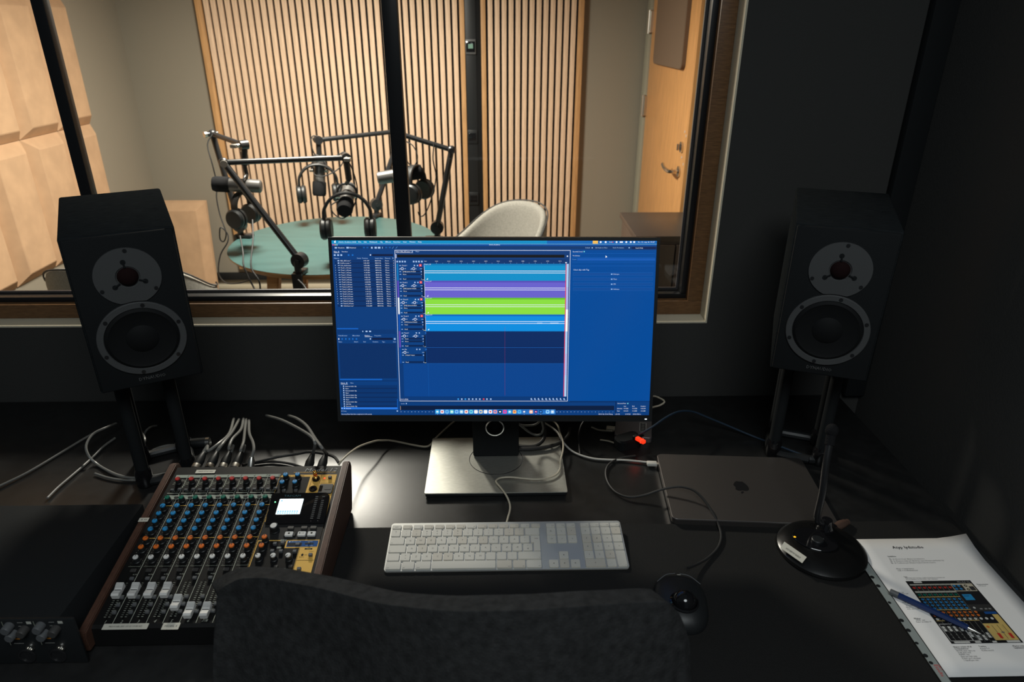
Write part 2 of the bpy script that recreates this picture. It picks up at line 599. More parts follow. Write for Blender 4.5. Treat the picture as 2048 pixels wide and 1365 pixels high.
# door in the booth's right wall
dr = bpy.data.objects.new('door_1', None)
COL.objects.link(dr)
struct(dr)
obj('door_leaf', G().b2((XR - 0.004, 3.262, 0.012), (XR + 0.045, 4.262, 2.09), 0.002), M_DOOR, dr)
for a, b in (((3.236, 0.011), (3.258, 2.115)), ((4.266, 0.011), (4.375, 2.115)), ((3.258, 2.095), (4.266, 2.115))):
    obj('door_frame', G().b2((XR - 0.016, a[0], a[1]), (XR + 0.05, b[0], b[1]), 0.003), M_JAMB if a[0] > 4 else M_DOOR, dr)
for z in (1.19, 1.64, 0.35):
    g = G().cyl((XR - 0.022, 4.264, z - 0.06), (XR - 0.022, 4.264, z + 0.06), 0.010, 12)
    g.b2((XR - 0.018, 4.24, z - 0.055), (XR - 0.004, 4.262, z + 0.055))
    obj('hinge', g, M_STEEL, dr)
h = obj('door_handle', G().cyl((XR - 0.012, 3.36, 0.975), (XR - 0.0045, 3.36, 0.975), 0.026, 20).tube(
    [(XR - 0.010, 3.36, 0.975), (XR - 0.052, 3.362, 0.975), (XR - 0.060, 3.385, 0.977), (XR - 0.060, 3.44, 0.979), (XR - 0.054, 3.50, 0.985)], 0.0095, 10), M_CHROME, dr)
lk = obj('door_lock', G().cyl((XR - 0.014, 3.35, 1.092), (XR - 0.0045, 3.35, 1.092), 0.025, 20).box((XR - 0.022, 3.35, 1.092), (0.018, 0.008, 0.03), 0.002), M_CHROME, dr)
for yy, zz in ((3.30, 1.15), (3.33, 1.165), (3.30, 1.02), (3.34, 1.045)):
    obj('cover_screw', G().cyl((XR - 0.0055, yy, zz), (XR - 0.003, yy, zz), 0.006, 10), M_WHITEBTN, dr)
pts = rrect(0.63, 0.62, 0.03, 3.44 + 0.315, 1.74, 4)
tag(obj('acoustic_pad', G().prism(pts, 0, 0.022, 0.004, 0, Matrix(((0, 0, -1, XR - 0.0045), (1, 0, 0, 0), (0, 1, 0, 0), (0, 0, 0, 1)))), M_TAUPE),
    'taupe felt pad mounted high on the wooden booth door', 'panel')

# ================================================================== BOOTH: slatted wall panels
SLATY = 4.348


def slat_panel(label, xa, gaps, xb):
    t = thing('slat_panel', label, 'wall panel', ((xa + xb) / 2, SLATY + 0.02, 0.40))
    ox, oy = t.location.x, t.location.y
    zb, zt = 0.16, 2.55
    obj('felt_backing', G().b2((xa + 0.002 - ox, SLATY + 0.022 - oy, zb - 0.4), (xb - 0.002 - ox, YB - 0.0005 - oy, zt - 0.4)), M_FELT, t)
    me = None
    edges = [(xa + 0.0, gaps[0] - 0.0065)] + [(a + 0.0065, b - 0.0065) for a, b in zip(gaps[:-1], gaps[1:])] + [(gaps[-1] + 0.0065, xb)]
    for i, (a, b) in enumerate(edges):
        w = b - a
        if me is None and abs(w - 0.027) < 1e-4:
            me = G().b2((-0.0135, 0, zb - 0.4), (0.0135, 0.021, zt - 0.4), 0.0008).mesh('slat', M_OAK)
        if abs(w - 0.027) < 1e-4:
            link('slat', me, t, ((a + b) / 2 - ox, SLATY - oy + random.uniform(0, 0.0006), 0))
        else:
            obj('edge_slat', G().b2((a - ox, SLATY - oy, zb - 0.4), (b - ox, YB - 0.0008 - oy, zt - 0.4), 0.0008), M_OAKEDGE, t)
    return t


slat_panel('wide oak slat panel on black felt behind the round table', -1.696, [-1.654 + 0.04 * i for i in range(37)], -0.180)
slat_panel('narrow oak slat panel between black service strip and bare wall', -0.086, [-0.052 + 0.04 * i for i in range(14)], 0.507)
t = thing('service_strip', 'tall black wall strip with small switch plates between two slat panels', 'wall strip', (-0.133, 4.36, 0.4))
obj('backplate', G().b2((-0.046, 0.0, -0.24), (0.046, 0.0295, 2.15), 0.001), M_FELT, t)
obj('cover', G().b2((-0.0455, -0.004, -0.24), (0.018, 0.006, 2.15), 0.002), M_BLACKPL, t)
sp = obj('thermostat', G().box((-0.014, -0.010, 1.107), (0.061, 0.014, 0.082), 0.004), M_GREYBTN, t)
obj('display', G().box((0, -0.0075, 0), (0.052, 0.002, 0.058), 0.001), M_GLOSSBLK, sp, (-0.014, -0.010, 1.107))
obj('readout', G().box((0, -0.0088, 0.003), (0.028, 0.001, 0.024), 0.0), M_THERMO, sp, (-0.014, -0.010, 1.107))
for z in (0.60, 0.22):
    sk = obj('socket', G().box((-0.014, -0.008, z), (0.061, 0.010, 0.082), 0.004), M_BLACKPL, t)
    obj('insert', G().box((-0.014, -0.0135, z), (0.045, 0.002, 0.045), 0.001), M_GLOSSBLK, sk)

# acoustic blocks on the left wall and leaning in the corner
BLK = (0.292, 0.596, 0.052)


def block_mesh():
    g = G()
    w, h, d = BLK
    b = 0.047
    base = [(-w / 2, -h / 2), (w / 2, -h / 2), (w / 2, h / 2), (-w / 2, h / 2)]
    top = [(-w / 2 + b, -h / 2 + b), (w / 2 - b, -h / 2 + b), (w / 2 - b, h / 2 - b), (-w / 2 + b, h / 2 - b)]
    e = 0.006
    r0 = [g.bm.verts.new((x, y, 0)) for x, y in base]
    r1 = [g.bm.verts.new((x, y, e)) for x, y in base]
    r2 = [g.bm.verts.new((x, y, d)) for x, y in top]
    for a, c in ((r0, r1), (r1, r2)):
        for i in range(4):
            j = (i + 1) % 4
            g.bm.faces.new((a[i], a[j], c[j], c[i]))
    g.bm.faces.new(r2)
    g.bm.faces.new(list(reversed(r0)))
    bmesh.ops.bevel(g.bm, geom=[e_ for e_ in g.bm.edges if all(v.co.z > 0.03 for v in e_.verts)], offset=0.003, segments=1, affect='EDGES')
    return g.mesh('acoustic_block', M_TAN, 20)


BM = block_mesh()
rows = (('bottom row', 0.545 + 0.298), ('middle row', 1.143 + 0.298), ('top row', 1.741 + 0.298))
cols = (('first from the window', 2.355 + 0.0), ('second from the window', 2.652), ('third from the window', 2.948 + 0.0), ('fourth from the window', 3.243 + 0.0), ('last before the corner', 3.54))
for rn, z in rows:
    for cn, y in cols:
        mx = Matrix(((0, 0, 1, XL + 0.0005), (1, 0, 0, y + 0.1475), (0, 1, 0, z), (0, 0, 0, 1)))
        o = link('acoustic_block', BM, None, None, mx)
        tag(o, 'tan faceted acoustic block on the left booth wall, %s, %s' % (rn, cn), 'acoustic panel', 'acoustic blocks on the left booth wall')
lean = R(6)
for k, (x, y, lab) in enumerate(((-1.975, 4.30, 'tan faceted acoustic block leaning on the floor in the booth corner, front one'),
                                 (-1.990, 4.355, 'tan acoustic block mostly hidden behind the leaning one in the booth corner'))):
    o = link('acoustic_block', BM, None, None, T(x, y, 0.011 + 0.298 * math.cos(lean) + 0.003) @ RX(R(90) - lean) @ RZ(0))
    tag(o, lab, 'acoustic panel')

# cabinet
t = thing('cabinet', 'low dark brown cabinet beside the wooden booth door', 'cabinet', (0.725, 2.90, 0.01))
obj('body', G().b2((-0.150, -0.19, 0.0), (0.155, 0.195, 0.805), 0.002), M_CABINET, t)
obj('top', G().b2((-0.162, -0.20, 0.806), (0.160, 0.20, 0.830), 0.002), M_CABINET, t)
for a in (-0.149, 0.004):
    d_ = obj('door', G().b2((a, -0.208, 0.03), (a + 0.148, -0.191, 0.795), 0.002), M_CABINET, t)
    obj('knob', G().cyl((a + (0.13 if a < -0.1 else 0.018), -0.228, 0.55), (a + (0.13 if a < -0.1 else 0.018), -0.2085, 0.55), 0.008, 12), M_STEEL, d_)

# ================================================================== BOOTH: round table
TX, TY, TR, TZ = -0.722, 2.983, 0.45, 0.74
t = thing('round_table', 'round table with green linoleum top and splayed oak legs', 'table', (TX, TY, 0.01))
obj('tabletop', G().lathe([(TR - 0.022, 0.703), (TR - 0.001, 0.722), (TR, 0.7285), (0, 0.7285)], 96, mi=0), M_PLY, t)
obj('linoleum', G().lathe([(TR - 0.0005, 0.7288), (TR - 0.0005, 0.7298), (TR - 0.002, 0.730), (0, 0.730)], 96), M_GREEN, t)
for a in (45, 135, 225, 315):
    ca, sa = math.cos(R(a)), math.sin(R(a))
    g = G()
    p, q = Vector((0.30 * ca, 0.30 * sa, 0.700)), Vector((0.40 * ca, 0.40 * sa, 0.0))
    ring = []
    for P_, w_ in ((q, 0.030), (p, 0.052)):
        ring.append([g.bm.verts.new(P_ + Vector((w_ / 2 * x, w_ / 2 * y, 0))) for x, y in ((-1, -1), (1, -1), (1, 1), (-1, 1))])
    for i in range(4):
        j = (i + 1) % 4
        g.bm.faces.new((ring[0][i], ring[0][j], ring[1][j], ring[1][i]))
    g.bm.faces.new(ring[1])
    g.bm.faces.new(list(reversed(ring[0])))
    bmesh.ops.bevel(g.bm, geom=g.bm.edges[:], offset=0.006, segments=2, affect='EDGES')
    obj('leg', g, M_PLY, t)
obj('underframe', G().box((0, 0, 0.690), (0.50, 0.06, 0.022), 0.004).box((0, 0, 0.667), (0.06, 0.50, 0.022), 0.004), M_PLY, t)


# tub chairs
def tub_chair(label, loc, rotz, hz=0.85, group=None):
    """shell chair whose back is towards local -y"""
    t = thing('tub_chair', label, 'chair', loc, rotz, group)
    g = G()
    n, m = 36, 9
    rows_ = []
    for i in range(n + 1):
        u = i / n
        a = R(-208 + 236 * u)            # goes round from the left arm over the back to the right arm
        f = abs(2 * u - 1)               # 0 at the back, 1 at the arm ends
        top = hz - (hz - 0.60) * (1 / (1 + math.exp(-(f - 0.59) * 8)))
        row = []
        for j in range(m + 1):
            v = j / m
            z = 0.40 + (top - 0.40) * v
            rad = 0.235 + 0.055 * v ** 0.7 + 0.015 * math.sin(math.pi * v)
            row.append(g.bm.verts.new((rad * 1.02 * math.cos(a), rad * math.sin(a) - 0.01 - 0.02 * v * (1 - f), z)))
        rows_.append(row)
    for i in range(n):
        for j in range(m):
            g.bm.faces.new((rows_[i][j], rows_[i + 1][j], rows_[i + 1][j + 1], rows_[i][j + 1]))
    o = obj('shell', g, M_GREYFELT, t, ang=80)
    md = o.modifiers.new('s', 'SOLIDIFY')
    md.thickness = 0.034
    md.offset = -1
    md2 = o.modifiers.new('b', 'SUBSURF')
    md2.levels = md2.render_levels = 1
    edge = []
    for i in range(n + 1):
        u = i / n
        a = R(-208 + 236 * u)
        f = abs(2 * u - 1)
        top = hz - (hz - 0.60) * (1 / (1 + math.exp(-(f - 0.59) * 8)))
        rad = 0.290
        edge.append((rad * 1.02 * math.cos(a), rad * math.sin(a) - 0.01 - 0.02 * (1 - f), top - 0.002))
    obj('piping', G().tube(edge, 0.0035, 6, smooth=1), M_SEAM, t)
    obj('seat', G().lathe([(0.20, 0.40), (0.245, 0.42), (0.25, 0.45), (0.22, 0.475), (0, 0.48)], 28), M_GREYFELT, t)
    for sx in (-1, 1):
        for sy in (-1, 1):
            obj('leg', G().cyl((0.21 * sx, 0.21 * sy, 0), (0.13 * sx, 0.13 * sy, 0.405), 0.010, 10, 0.014), M_PLY, t)
    return t


tub_chair('grey felt tub chair right of the round table, facing left', (-0.088, 3.00, 0.01), R(120), 0.868)
tub_chair('grey felt tub chair near the window, hidden behind the left loudspeaker', (-1.455, 2.66, 0.01), R(4), 0.825)


# ================================================================== BOOTH: boom arms, microphones, headphones
def rod(g, p, q, r=0.0085, seg=10, mi=0):
    return g.cyl(p, q, r, seg, None, mi)


def boom(label, clamp, pivot, elbow, tip, drop):
    """desk clamp, swivel post, lower arm, upper arm, hanging drop piece; all points in room coordinates"""
    c = Vector(clamp)
    t = thing('boom_arm', label, 'microphone arm', c, 0, 'boom arms clamped to the round table')
    L = lambda p: Vector(p) - c
    pv, el, tp, dr_ = L(pivot), L(elbow), L(tip), L(drop)
    inward = Vector((TX - c.x, TY - c.y, 0)).normalized()
    g = G()
    m = Matrix.Rotation(math.atan2(inward.y, inward.x), 4, 'Z')
    z0 = TZ - c.z
    g.box(m @ Vector((0.012, 0, z0 + 0.010)), (0.062, 0.040, 0.014), 0.003, m)
    g.box(m @ Vector((-0.030, 0, z0 - 0.035)), (0.016, 0.040, 0.100), 0.003, m)
    g.box(m @ Vector((0.005, 0, z0 - 0.080)), (0.070, 0.036, 0.014), 0.003, m)
    ck = obj('clamp', g, M_BLACKMET, t)
    g = G().cyl(m @ Vector((0.012, 0, z0 - 0.105)), m @ Vector((0.012, 0, z0 - 0.045)), 0.006, 10)
    g.cyl(m @ Vector((0.012, 0, z0 - 0.046)), m @ Vector((0.012, 0, z0 - 0.041)), 0.014, 14)
    g.box(m @ Vector((0.012, 0, z0 - 0.108)), (0.05, 0.010, 0.012), 0.003, m)
    obj('clamp_screw', g, M_STEEL, ck)
    base = m @ Vector((-0.012, 0, z0 + 0.016))
    obj('swivel_post', G().cyl(base, (base.x, base.y, max(pv.z, base.z + 0.02)), 0.013, 16), M_BLACKMET, t)
    ax = (el - pv).cross(Vector((0, 0, 1))).normalized()
    obj('pivot_joint', G().cyl(pv - ax * 0.017, pv + ax * 0.017, 0.029, 24).cyl(pv - ax * 0.024, pv + ax * 0.024, 0.010, 12).tube([base + Vector((0, 0, 0.015)), pv], 0.012, 10, smooth=0), M_BLACKMET, t)
    lo = obj('lower_arm', rod(rod(G(), pv, el, 0.0125, 14), pv.lerp(el, 0.02) + ax * 0.015, pv.lerp(el, 0.9) + ax * 0.015, 0.003, 6), M_BLACKMET, t)
    ax2 = (tp - el).cross(Vector((0, 0, 1))).normalized()
    obj('elbow_joint', G().ball(el, 0.018).cyl(el - ax2 * 0.022, el + ax2 * 0.026, 0.010, 14), M_BLACKMET, t)
    kn = obj('elbow_knob', G().cyl(el + ax2 * 0.026, el + ax2 * 0.036, 0.013, 14), M_STEEL, t)
    obj('upper_arm', rod(G(), el, tp, 0.0105, 14), M_BLACKMET, t)
    g = G().cyl(tp - ax2 * 0.016, tp + ax2 * 0.016, 0.019, 18)
    g.tube([tp, tp + Vector((0, 0, -0.02)), tp.lerp(dr_, 0.55), dr_], 0.0125, 12, smooth=3)
    obj('tip_joint', g, M_BLACKMET, t)
    obj('tip_knob', G().cyl(tp + ax2 * 0.016, tp + ax2 * 0.040, 0.008, 12).box(tp + ax2 * 0.040, (0.026, 0.026, 0.014), 0.003), M_STEEL, t)
    return t


def microphone(label, centre, axis, hang):
    """broadcast microphone: axis points out of the foam front; hang is where the yoke is held"""
    c = Vector(centre)
    ax = Vector(axis).normalized()
    t = thing('studio_microphone', label, 'microphone', c, 0, 'studio microphones on boom arms')
    q = Matrix.Translation((0, 0, 0)) @ ax.to_track_quat('Z', 'Y').to_matrix().to_4x4()
    obj('body', G().lathe([(0.020, -0.095), (0.0265, -0.090), (0.0275, -0.02), (0.0275, 0.030)], 28, q), M_MICGREY, t)
    obj('foam_windscreen', G().lathe([(0.029, 0.030), (0.0315, 0.036), (0.0315, 0.085), (0.027, 0.096), (0, 0.098)], 28, q), M_FOAM, t)
    sd = ax.cross(Vector((0, 0, 1)))
    sd = sd.normalized() if sd.length > 0.2 else Vector((1, 0, 0))
    hp = Vector(hang) - c
    up = (hp - sd * hp.dot(sd)).normalized()
    k = 0.035
    arc = [sd * k + ax * -0.02, sd * k * 1.05 + up * 0.025 + ax * -0.02, sd * k * 0.6 + up * 0.045 + ax * -0.02, up * 0.050 + ax * -0.02,
           -sd * k * 0.6 + up * 0.045 + ax * -0.02, -sd * k * 1.05 + up * 0.025 + ax * -0.02, -sd * k + ax * -0.02]
    obj('yoke', G().tube(arc, 0.005, 8).tube([up * 0.050 + ax * -0.02, hp], 0.008, 10, smooth=0), M_BLACKMET, t)
    for s_ in (-1, 1):
        obj('yoke_screw', G().cyl(sd * 0.028 * s_ + ax * -0.02, sd * 0.047 * s_ + ax * -0.02, 0.0075, 12), M_STEEL, t)
    return t


def headphones(label, centre, side, down, size=0.085, drop=0.10):
    """centre = top of the band; side = ear to ear axis; down = which way the cups hang"""
    c = Vector(centre)
    t = thing('headphones', label, 'headphones', c, 0, 'headphones hung on the microphones')
    s_, d_ = Vector(side).normalized(), Vector(down).normalized()
    d_ = (d_ - s_ * s_.dot(d_)).normalized()
    f_ = s_.cross(d_)
    arc = []
    for k in range(15):
        a = math.pi * k / 14
        arc.append(s_ * (-size * math.cos(a)) + d_ * (size * (1 - math.sin(a)) * 1.02 + (0.03 if k in (0, 14) else 0)))
    g = G()
    for off in (-0.010, -0.004, 0.003, 0.009):
        g.tube([p + f_ * off for p in arc], 0.006, 8, smooth=2)
    obj('headband', g, M_LEATHER, t)
    for sg in (-1, 1):
        cc = s_ * size * sg * 0.92 + d_ * (size + drop * 0.55)
        mx = Matrix.Translation(cc) @ (s_ * sg).to_track_quat('Z', 'Y').to_matrix().to_4x4()
        obj('ear_cup', G().lathe([(0.034, -0.004), (0.041, 0.003), (0.042, 0.014), (0.036, 0.022), (0, 0.024)], 24, mx), M_BLACKPL, t)
        obj('ear_pad', G().lathe([(0.024, -0.020), (0.036, -0.022), (0.043, -0.014), (0.042, -0.004), (0, -0.004)], 24, mx), M_LEATHER, t)
        obj('slider', G().tube([arc[0] if sg < 0 else arc[-1], (arc[0] if sg < 0 else arc[-1]) * 0.5 + cc * 0.5 + s_ * sg * 0.012, cc + s_ * sg * 0.018], 0.006, 8), M_BLACKMET, t)
    return t


b1 = dict(clamp=(-0.762, 2.535, 0.74), pivot=(-0.754, 2.53, 0.800), elbow=(-1.006, 2.60, 1.155), tip=(-0.588, 2.75, 1.146), drop=(-0.585, 2.752, 1.06))
boom('black boom arm clamped to the table edge nearest the window', **b1)
microphone('grey microphone pointing at the window, inside a hanging headphone band', (-0.600, 2.752, 0.985), (0.05, -0.93, -0.28), (-0.585, 2.752, 1.06))
headphones('black headphones with wide round band hung on the window-side microphone', (-0.592, 2.70, 1.020), (1, 0.1, 0), (0, -0.12, -1), 0.093, 0.085)

b2 = dict(clamp=(-1.150, 3.06, 0.74), pivot=(-1.155, 3.05, 0.800), elbow=(-1.207, 3.05, 1.196), tip=(-1.012, 2.85, 1.180), drop=(-1.020, 2.85, 1.10))
boom('black boom arm standing upright on the left side of the table', **b2)
microphone('grey microphone lying level above the left table edge, foam end left', (-1.062, 2.85, 1.020), (-1, -0.1, 0.08), (-1.020, 2.85, 1.10))
headphones('black headphones hanging closed below the left microphone', (-1.060, 2.862, 0.985), (0.30, 1, 0), (0, 0, -1), 0.055, 0.075)

b3 = dict(clamp=(-0.610, 3.425, 0.74), pivot=(-0.606, 3.44, 0.800), elbow=(-0.465, 3.50, 1.148), tip=(-0.826, 3.30, 1.134), drop=(-0.828, 3.298, 1.05))
boom('black boom arm clamped to the far table edge before the slats', **b3)
microphone('grey microphone hanging straight down over the far table half', (-0.836, 3.29, 0.975), (-0.05, -0.25, -1), (-0.828, 3.298, 1.05))
headphones('black headphones spread open around the far hanging microphone', (-0.838, 3.262, 1.030), (1, 0.25, 0), (0, 0, -1), 0.088, 0.085)

b4 = dict(clamp=(-0.280, 3.00, 0.74), pivot=(-0.267, 3.00, 0.800), elbow=(-0.192, 3.00, 1.136), tip=(-0.406, 3.00, 1.202), drop=(-0.408, 2.99, 1.10))
boom('black boom arm rising from the right table edge beside the grey chair', **b4)
microphone('grey microphone lying level behind the middle window post', (-0.415, 2.975, 1.036), (1, 0.10, 0.14), (-0.408, 2.99, 1.10))
headphones('black headphones hooked over the rear of the right microphone', (-0.352, 2.960, 1.075), (0.45, 1, 0), (0.18, 0, -1), 0.060, 0.085)


def cable(name, label, pts, r, m, group=None, cat='cable', parts=()):
    pts = [Vector(p) for p in pts]
    o = obj(name, G().tube(pts, r, 8), m)
    return tag(o, label, cat, group)


cable('microphone_cable', 'thin black cable hanging in loops left of the round table', [at(425, 268, 3.02), at(415, 290, 3.0), at(425, 330, 2.98), at(434, 370, 2.97), at(433, 395, 2.95), at(440, 430, 2.93), at(452, 465, 2.9), at(448, 483, 2.9), at(440, 478, 2.9), at(441, 455, 2.9), at(455, 468, 2.9), at(455, 485, 2.88), at(441, 510, 2.86), at(437, 545, 2.8), at(450, 565, 2.7), at(475, 567, 2.6), at(500, 560, 2.52)], 0.0028, M_BLACKCAB)
cable('microphone_cable', 'black cable dropping past the left table edge, left strand', [at(480, 472, 2.66), at(486, 505, 2.60), at(487, 530, 2.52), at(497, 555, 2.49), at(512, 585, 2.45), at(520, 612, 2.35)], 0.0032, M_BLACKCAB)
cable('microphone_cable', 'black cable dropping past the left table edge, right strand', [at(505, 440, 2.70), at(506, 480, 2.62), at(502, 520, 2.54), at(504, 540, 2.49), at(518, 562, 2.46), at(521, 585, 2.45), at(524, 612, 2.35)], 0.0032, M_BLACKCAB)
cable('microphone_cable', 'black cable running from the front clamp down behind the monitor', [at(596, 560, 2.47), at(610, 575, 2.45), at(622, 600, 2.40), at(640, 640, 2.35), (-0.70, 2.36, 0.30), (-0.70, 2.38, 0.0145), (-0.80, 2.45, 0.0140)], 0.0035, M_BLACKCAB)
cable('microphone_cable', 'thin cable looping from the far boom tip to its microphone', [at(640, 277, 3.29), at(626, 272, 3.28), at(622, 290, 3.27), at(640, 322, 3.27), at(672, 312, 3.27), at(690, 305, 3.27), at(680, 335, 3.26), at(650, 352, 3.25), at(630, 350, 3.25), at(626, 335, 3.26)], 0.0028, M_BLACKCAB)
cable('microphone_cable', 'thin cable looping down from the right boom elbow to its headphones', [at(868, 286, 2.98), at(866, 320, 2.97), at(872, 355, 2.97), at(862, 400, 2.96), at(850, 428, 2.95), at(840, 433, 2.95), at(836, 424, 2.95)], 0.0026, M_BLACKCAB)
cable('microphone_cable', 'thin cable loop hanging from the right boom upper arm', [at(812, 283, 2.99), at(826, 292, 2.98), at(835, 312, 2.97), at(830, 330, 2.97), at(818, 328, 2.97), at(812, 318, 2.97)], 0.0026, M_BLACKCAB)
cable('microphone_cable', 'thin cable hanging from the window-side microphone tip', [at(694, 318, 2.74), at(705, 340, 2.73), at(714, 372, 2.73), at(713, 398, 2.72), at(700, 425, 2.72), at(685, 437, 2.72), at(668, 428, 2.72), at(662, 412, 2.73), at(676, 402, 2.74)], 0.0026, M_BLACKCAB)

# ================================================================== CONTROL ROOM: desk and pad
DZ = 0.74
t = thing('desk', 'wide black desk under the studio window', 'desk', (-0.4, 1.1, 0))
obj('desktop', G().b2((-1.6, -0.415, DZ - 0.03), (1.285, 0.455, DZ), 0.002), M_DESK, t)
for x in (-1.5, 1.2):
    for y in (-0.36, 0.38):
        obj('leg', G().b2((x - 0.03, y - 0.03, 0.0), (x + 0.03, y + 0.03, DZ - 0.031), 0.002), M_MATTEBLK, t)
tag(obj('desk_pad', G().prism(rrect(1.17, 0.372, 0.018, 0.289, 0.862), DZ + 0.0003, DZ + 0.0035, 0.0008), M_MAT),
    'long dark fabric desk pad along the front of the black desk', 'desk pad')
PZ = DZ + 0.0036      # top of the pad

# ================================================================== loudspeakers on isolation stands
SW, SH, SD = 0.170, 0.292, 0.240


def loudspeaker(label, loc, yaw, pitch):
    """loc = top edge of the front face, middle"""
    t = thing('loudspeaker', label, 'loudspeaker', loc)
    t.rotation_euler = (pitch, 0, yaw)
    obj('cabinet', G().b2((-SW / 2, 0, -SH), (SW / 2, SD, 0), 0.004), M_ASH, t, ang=40)
    obj('baffle', G().b2((-SW / 2 + 0.003, -0.004, -SH + 0.003), (SW / 2 - 0.003, 0.004, -0.003), 0.0035), M_MATTEBLK, t, ang=40)
    mx = lambda z: Matrix(((1, 0, 0, 0), (0, 0, -1, -0.004), (0, 1, 0, z), (0, 0, 0, 1)))
    # tweeter
    zt, zw, rt, rw = -0.0765, -0.1945, 0.051, 0.0705
    g = G()
    outer, inner = [], []
    for k in range(48):
        a = 2 * math.pi * k / 48
        x, z = rt * math.cos(a), rt * math.sin(a)
        d = math.hypot(x, z + zt - zw)
        if d < rw + 0.002:                       # the woofer ring bites into the plate
            s = (rw + 0.002) / d
            x, z = x * s, (z + zt - zw) * s - (zt - zw)
        outer.append((x, z))
        inner.append((0.019 * math.cos(a), 0.019 * math.sin(a)))
    M_ = mx(zt)
    r0 = [g.bm.verts.new(M_ @ Vector((x, z, -0.001))) for x, z in outer]
    r1 = [g.bm.verts.new(M_ @ Vector((x, z, 0.0028))) for x, z in outer]
    r2 = [g.bm.verts.new(M_ @ Vector((x, z, 0.0034))) for x, z in inner]
    r3 = [g.bm.verts.new(M_ @ Vector((x * 0.9, z * 0.9, 0.0012))) for x, z in inner]
    for a_, b_ in ((r0, r1), (r1, r2), (r2, r3)):
        for k in range(48):
            j = (k + 1) % 48
            g.bm.faces.new((a_[k], a_[j], b_[j], b_[k]))
    g.bm.faces.new(r3)
    tw = obj('tweeter_plate', g, M_FLANGE, t)
    obj('dome', G().lathe([(0.0165, 0.0012), (0.0145, 0.0065), (0.009, 0.0105), (0, 0.012)], 24, M_), M_DOME, tw)
    for a in (95, 215, 335):
        p = Vector((0.027 * math.cos(R(a)), 0.027 * math.sin(R(a)), 0))
        q = Vector((0.017 * math.cos(R(a)), 0.017 * math.sin(R(a)), 0))
        obj('guard_tab', G().cyl(M_ @ (p + Vector((0, 0, 0.002))), M_ @ (p + Vector((0, 0, 0.0042))), 0.0042, 14).tube([M_ @ (p + Vector((0, 0, 0.0040))), M_ @ (q + Vector((0, 0, 0.0044)))], 0.0016, 6, smooth=0), M_MATTEBLK, tw)
    for a in (85, 205, 325):
        p = Vector((0.0465 * math.cos(R(a)), 0.0465 * math.sin(R(a)), 0.0))
        obj('screw', G().cyl(M_ @ (p + Vector((0, 0, 0.002))), M_ @ (p + Vector((0, 0, 0.0044))), 0.0032, 12), M_BLACKMET, tw)
    # woofer
    M_ = mx(zw)
    wf = obj('woofer_ring', G().lathe([(rw, -0.001), (rw, 0.0035), (rw - 0.001, 0.0045), (rw - 0.0105, 0.0045), (rw - 0.0115, 0.002)], 64, M_), M_FLANGE, t)
    obj('cone', G().lathe([(rw - 0.0112, 0.002), (rw - 0.013, 0.0036), (rw - 0.017, 0.0060), (rw - 0.022, 0.0036), (0.026, 0.0024), (0.024, 0.0040), (0.012, 0.0085), (0, 0.0098)], 48, M_), M_CONE, wf)
    for k in range(6):
        a = R(20 + 60 * k)
        p = Vector(((rw - 0.0055) * math.cos(a), (rw - 0.0055) * math.sin(a), 0))
        obj('screw', G().cyl(M_ @ (p + Vector((0, 0, 0.003))), M_ @ (p + Vector((0, 0, 0.0058))), 0.0034, 12), M_BLACKMET, wf)
    F = Flat()
    F.textw('DYNAUDIO', -0.022, -0.0035, 0.044, 0.0065, 0, (0.12, 0.12, 0.12))
    flat('badge', F, M_PRINT, t, mx(-SH + 0.0175) @ T(0, 0, 0.0004))
    return t


SPL = loudspeaker('black two-way loudspeaker in front of the window, left of the monitor', (-0.6204, 1.1079, 1.3051), 0.4886, R(4.7))
SPR = loudspeaker('black two-way loudspeaker in the dark right corner', (0.598, 1.130, 1.3031), -0.375, R(3.5))


def iso_stand(label, sp, zb, w=0.066, d=0.078, shift=(0, 0)):
    bpy.context.view_layer.update()
    yaw = sp.rotation_euler.z
    ca, sa = math.cos(yaw), math.sin(yaw)
    off = 0.118
    cx, cy = sp.location.x - sa * off + shift[0], sp.location.y + ca * off + shift[1]
    t = thing('speaker_stand', label, 'speaker stand', (cx, cy, DZ + 0.0005), yaw, 'loudspeaker stands on the desk')
    hh = zb
    for z in (0.010,):
        g = G()
        pts = [Vector((x, y, z)) for x, y in rrect(2 * w, 2 * d, 0.03, 0, 0, 5)]
        g.tube(pts + [pts[0]], 0.0095, 10, smooth=1)
        obj('base_ring', g, M_BLACKPL, t)
    pit = sp.rotation_euler.x
    g = G()
    pts = [Vector((x, y, hh - 0.012 + math.tan(pit) * y)) for x, y in rrect(2 * w, 2 * d, 0.03, 0, 0, 5)]
    g.tube(pts + [pts[0]], 0.0095, 10, smooth=1)
    obj('top_ring', g, M_BLACKPL, t)
    for sx in (-1, 1):
        for sy in (-1, 1):
            x, y = (w - 0.008) * sx, (d - 0.008) * sy
            zt = hh - 0.014 + math.tan(pit) * y
            obj('tube', G().cyl((x, y, 0.012), (x, y, zt), 0.0125, 16), M_MATTEBLK, t)
            obj('foot', G().lathe([(0.015, 0.0), (0.017, 0.004), (0.016, 0.034), (0.013, 0.042)], 16, T(x, y, 0.0)), M_GLOSSBLK, t)
            obj('cradle', G().lathe([(0.0135, 0.0), (0.016, 0.010), (0.0165, 0.0), ], 16, T(x, y, zt - 0.02)).cyl((x, y, zt - 0.02), (x, y, zt + 0.004), 0.0155, 16), M_GLOSSBLK, t)
    return t


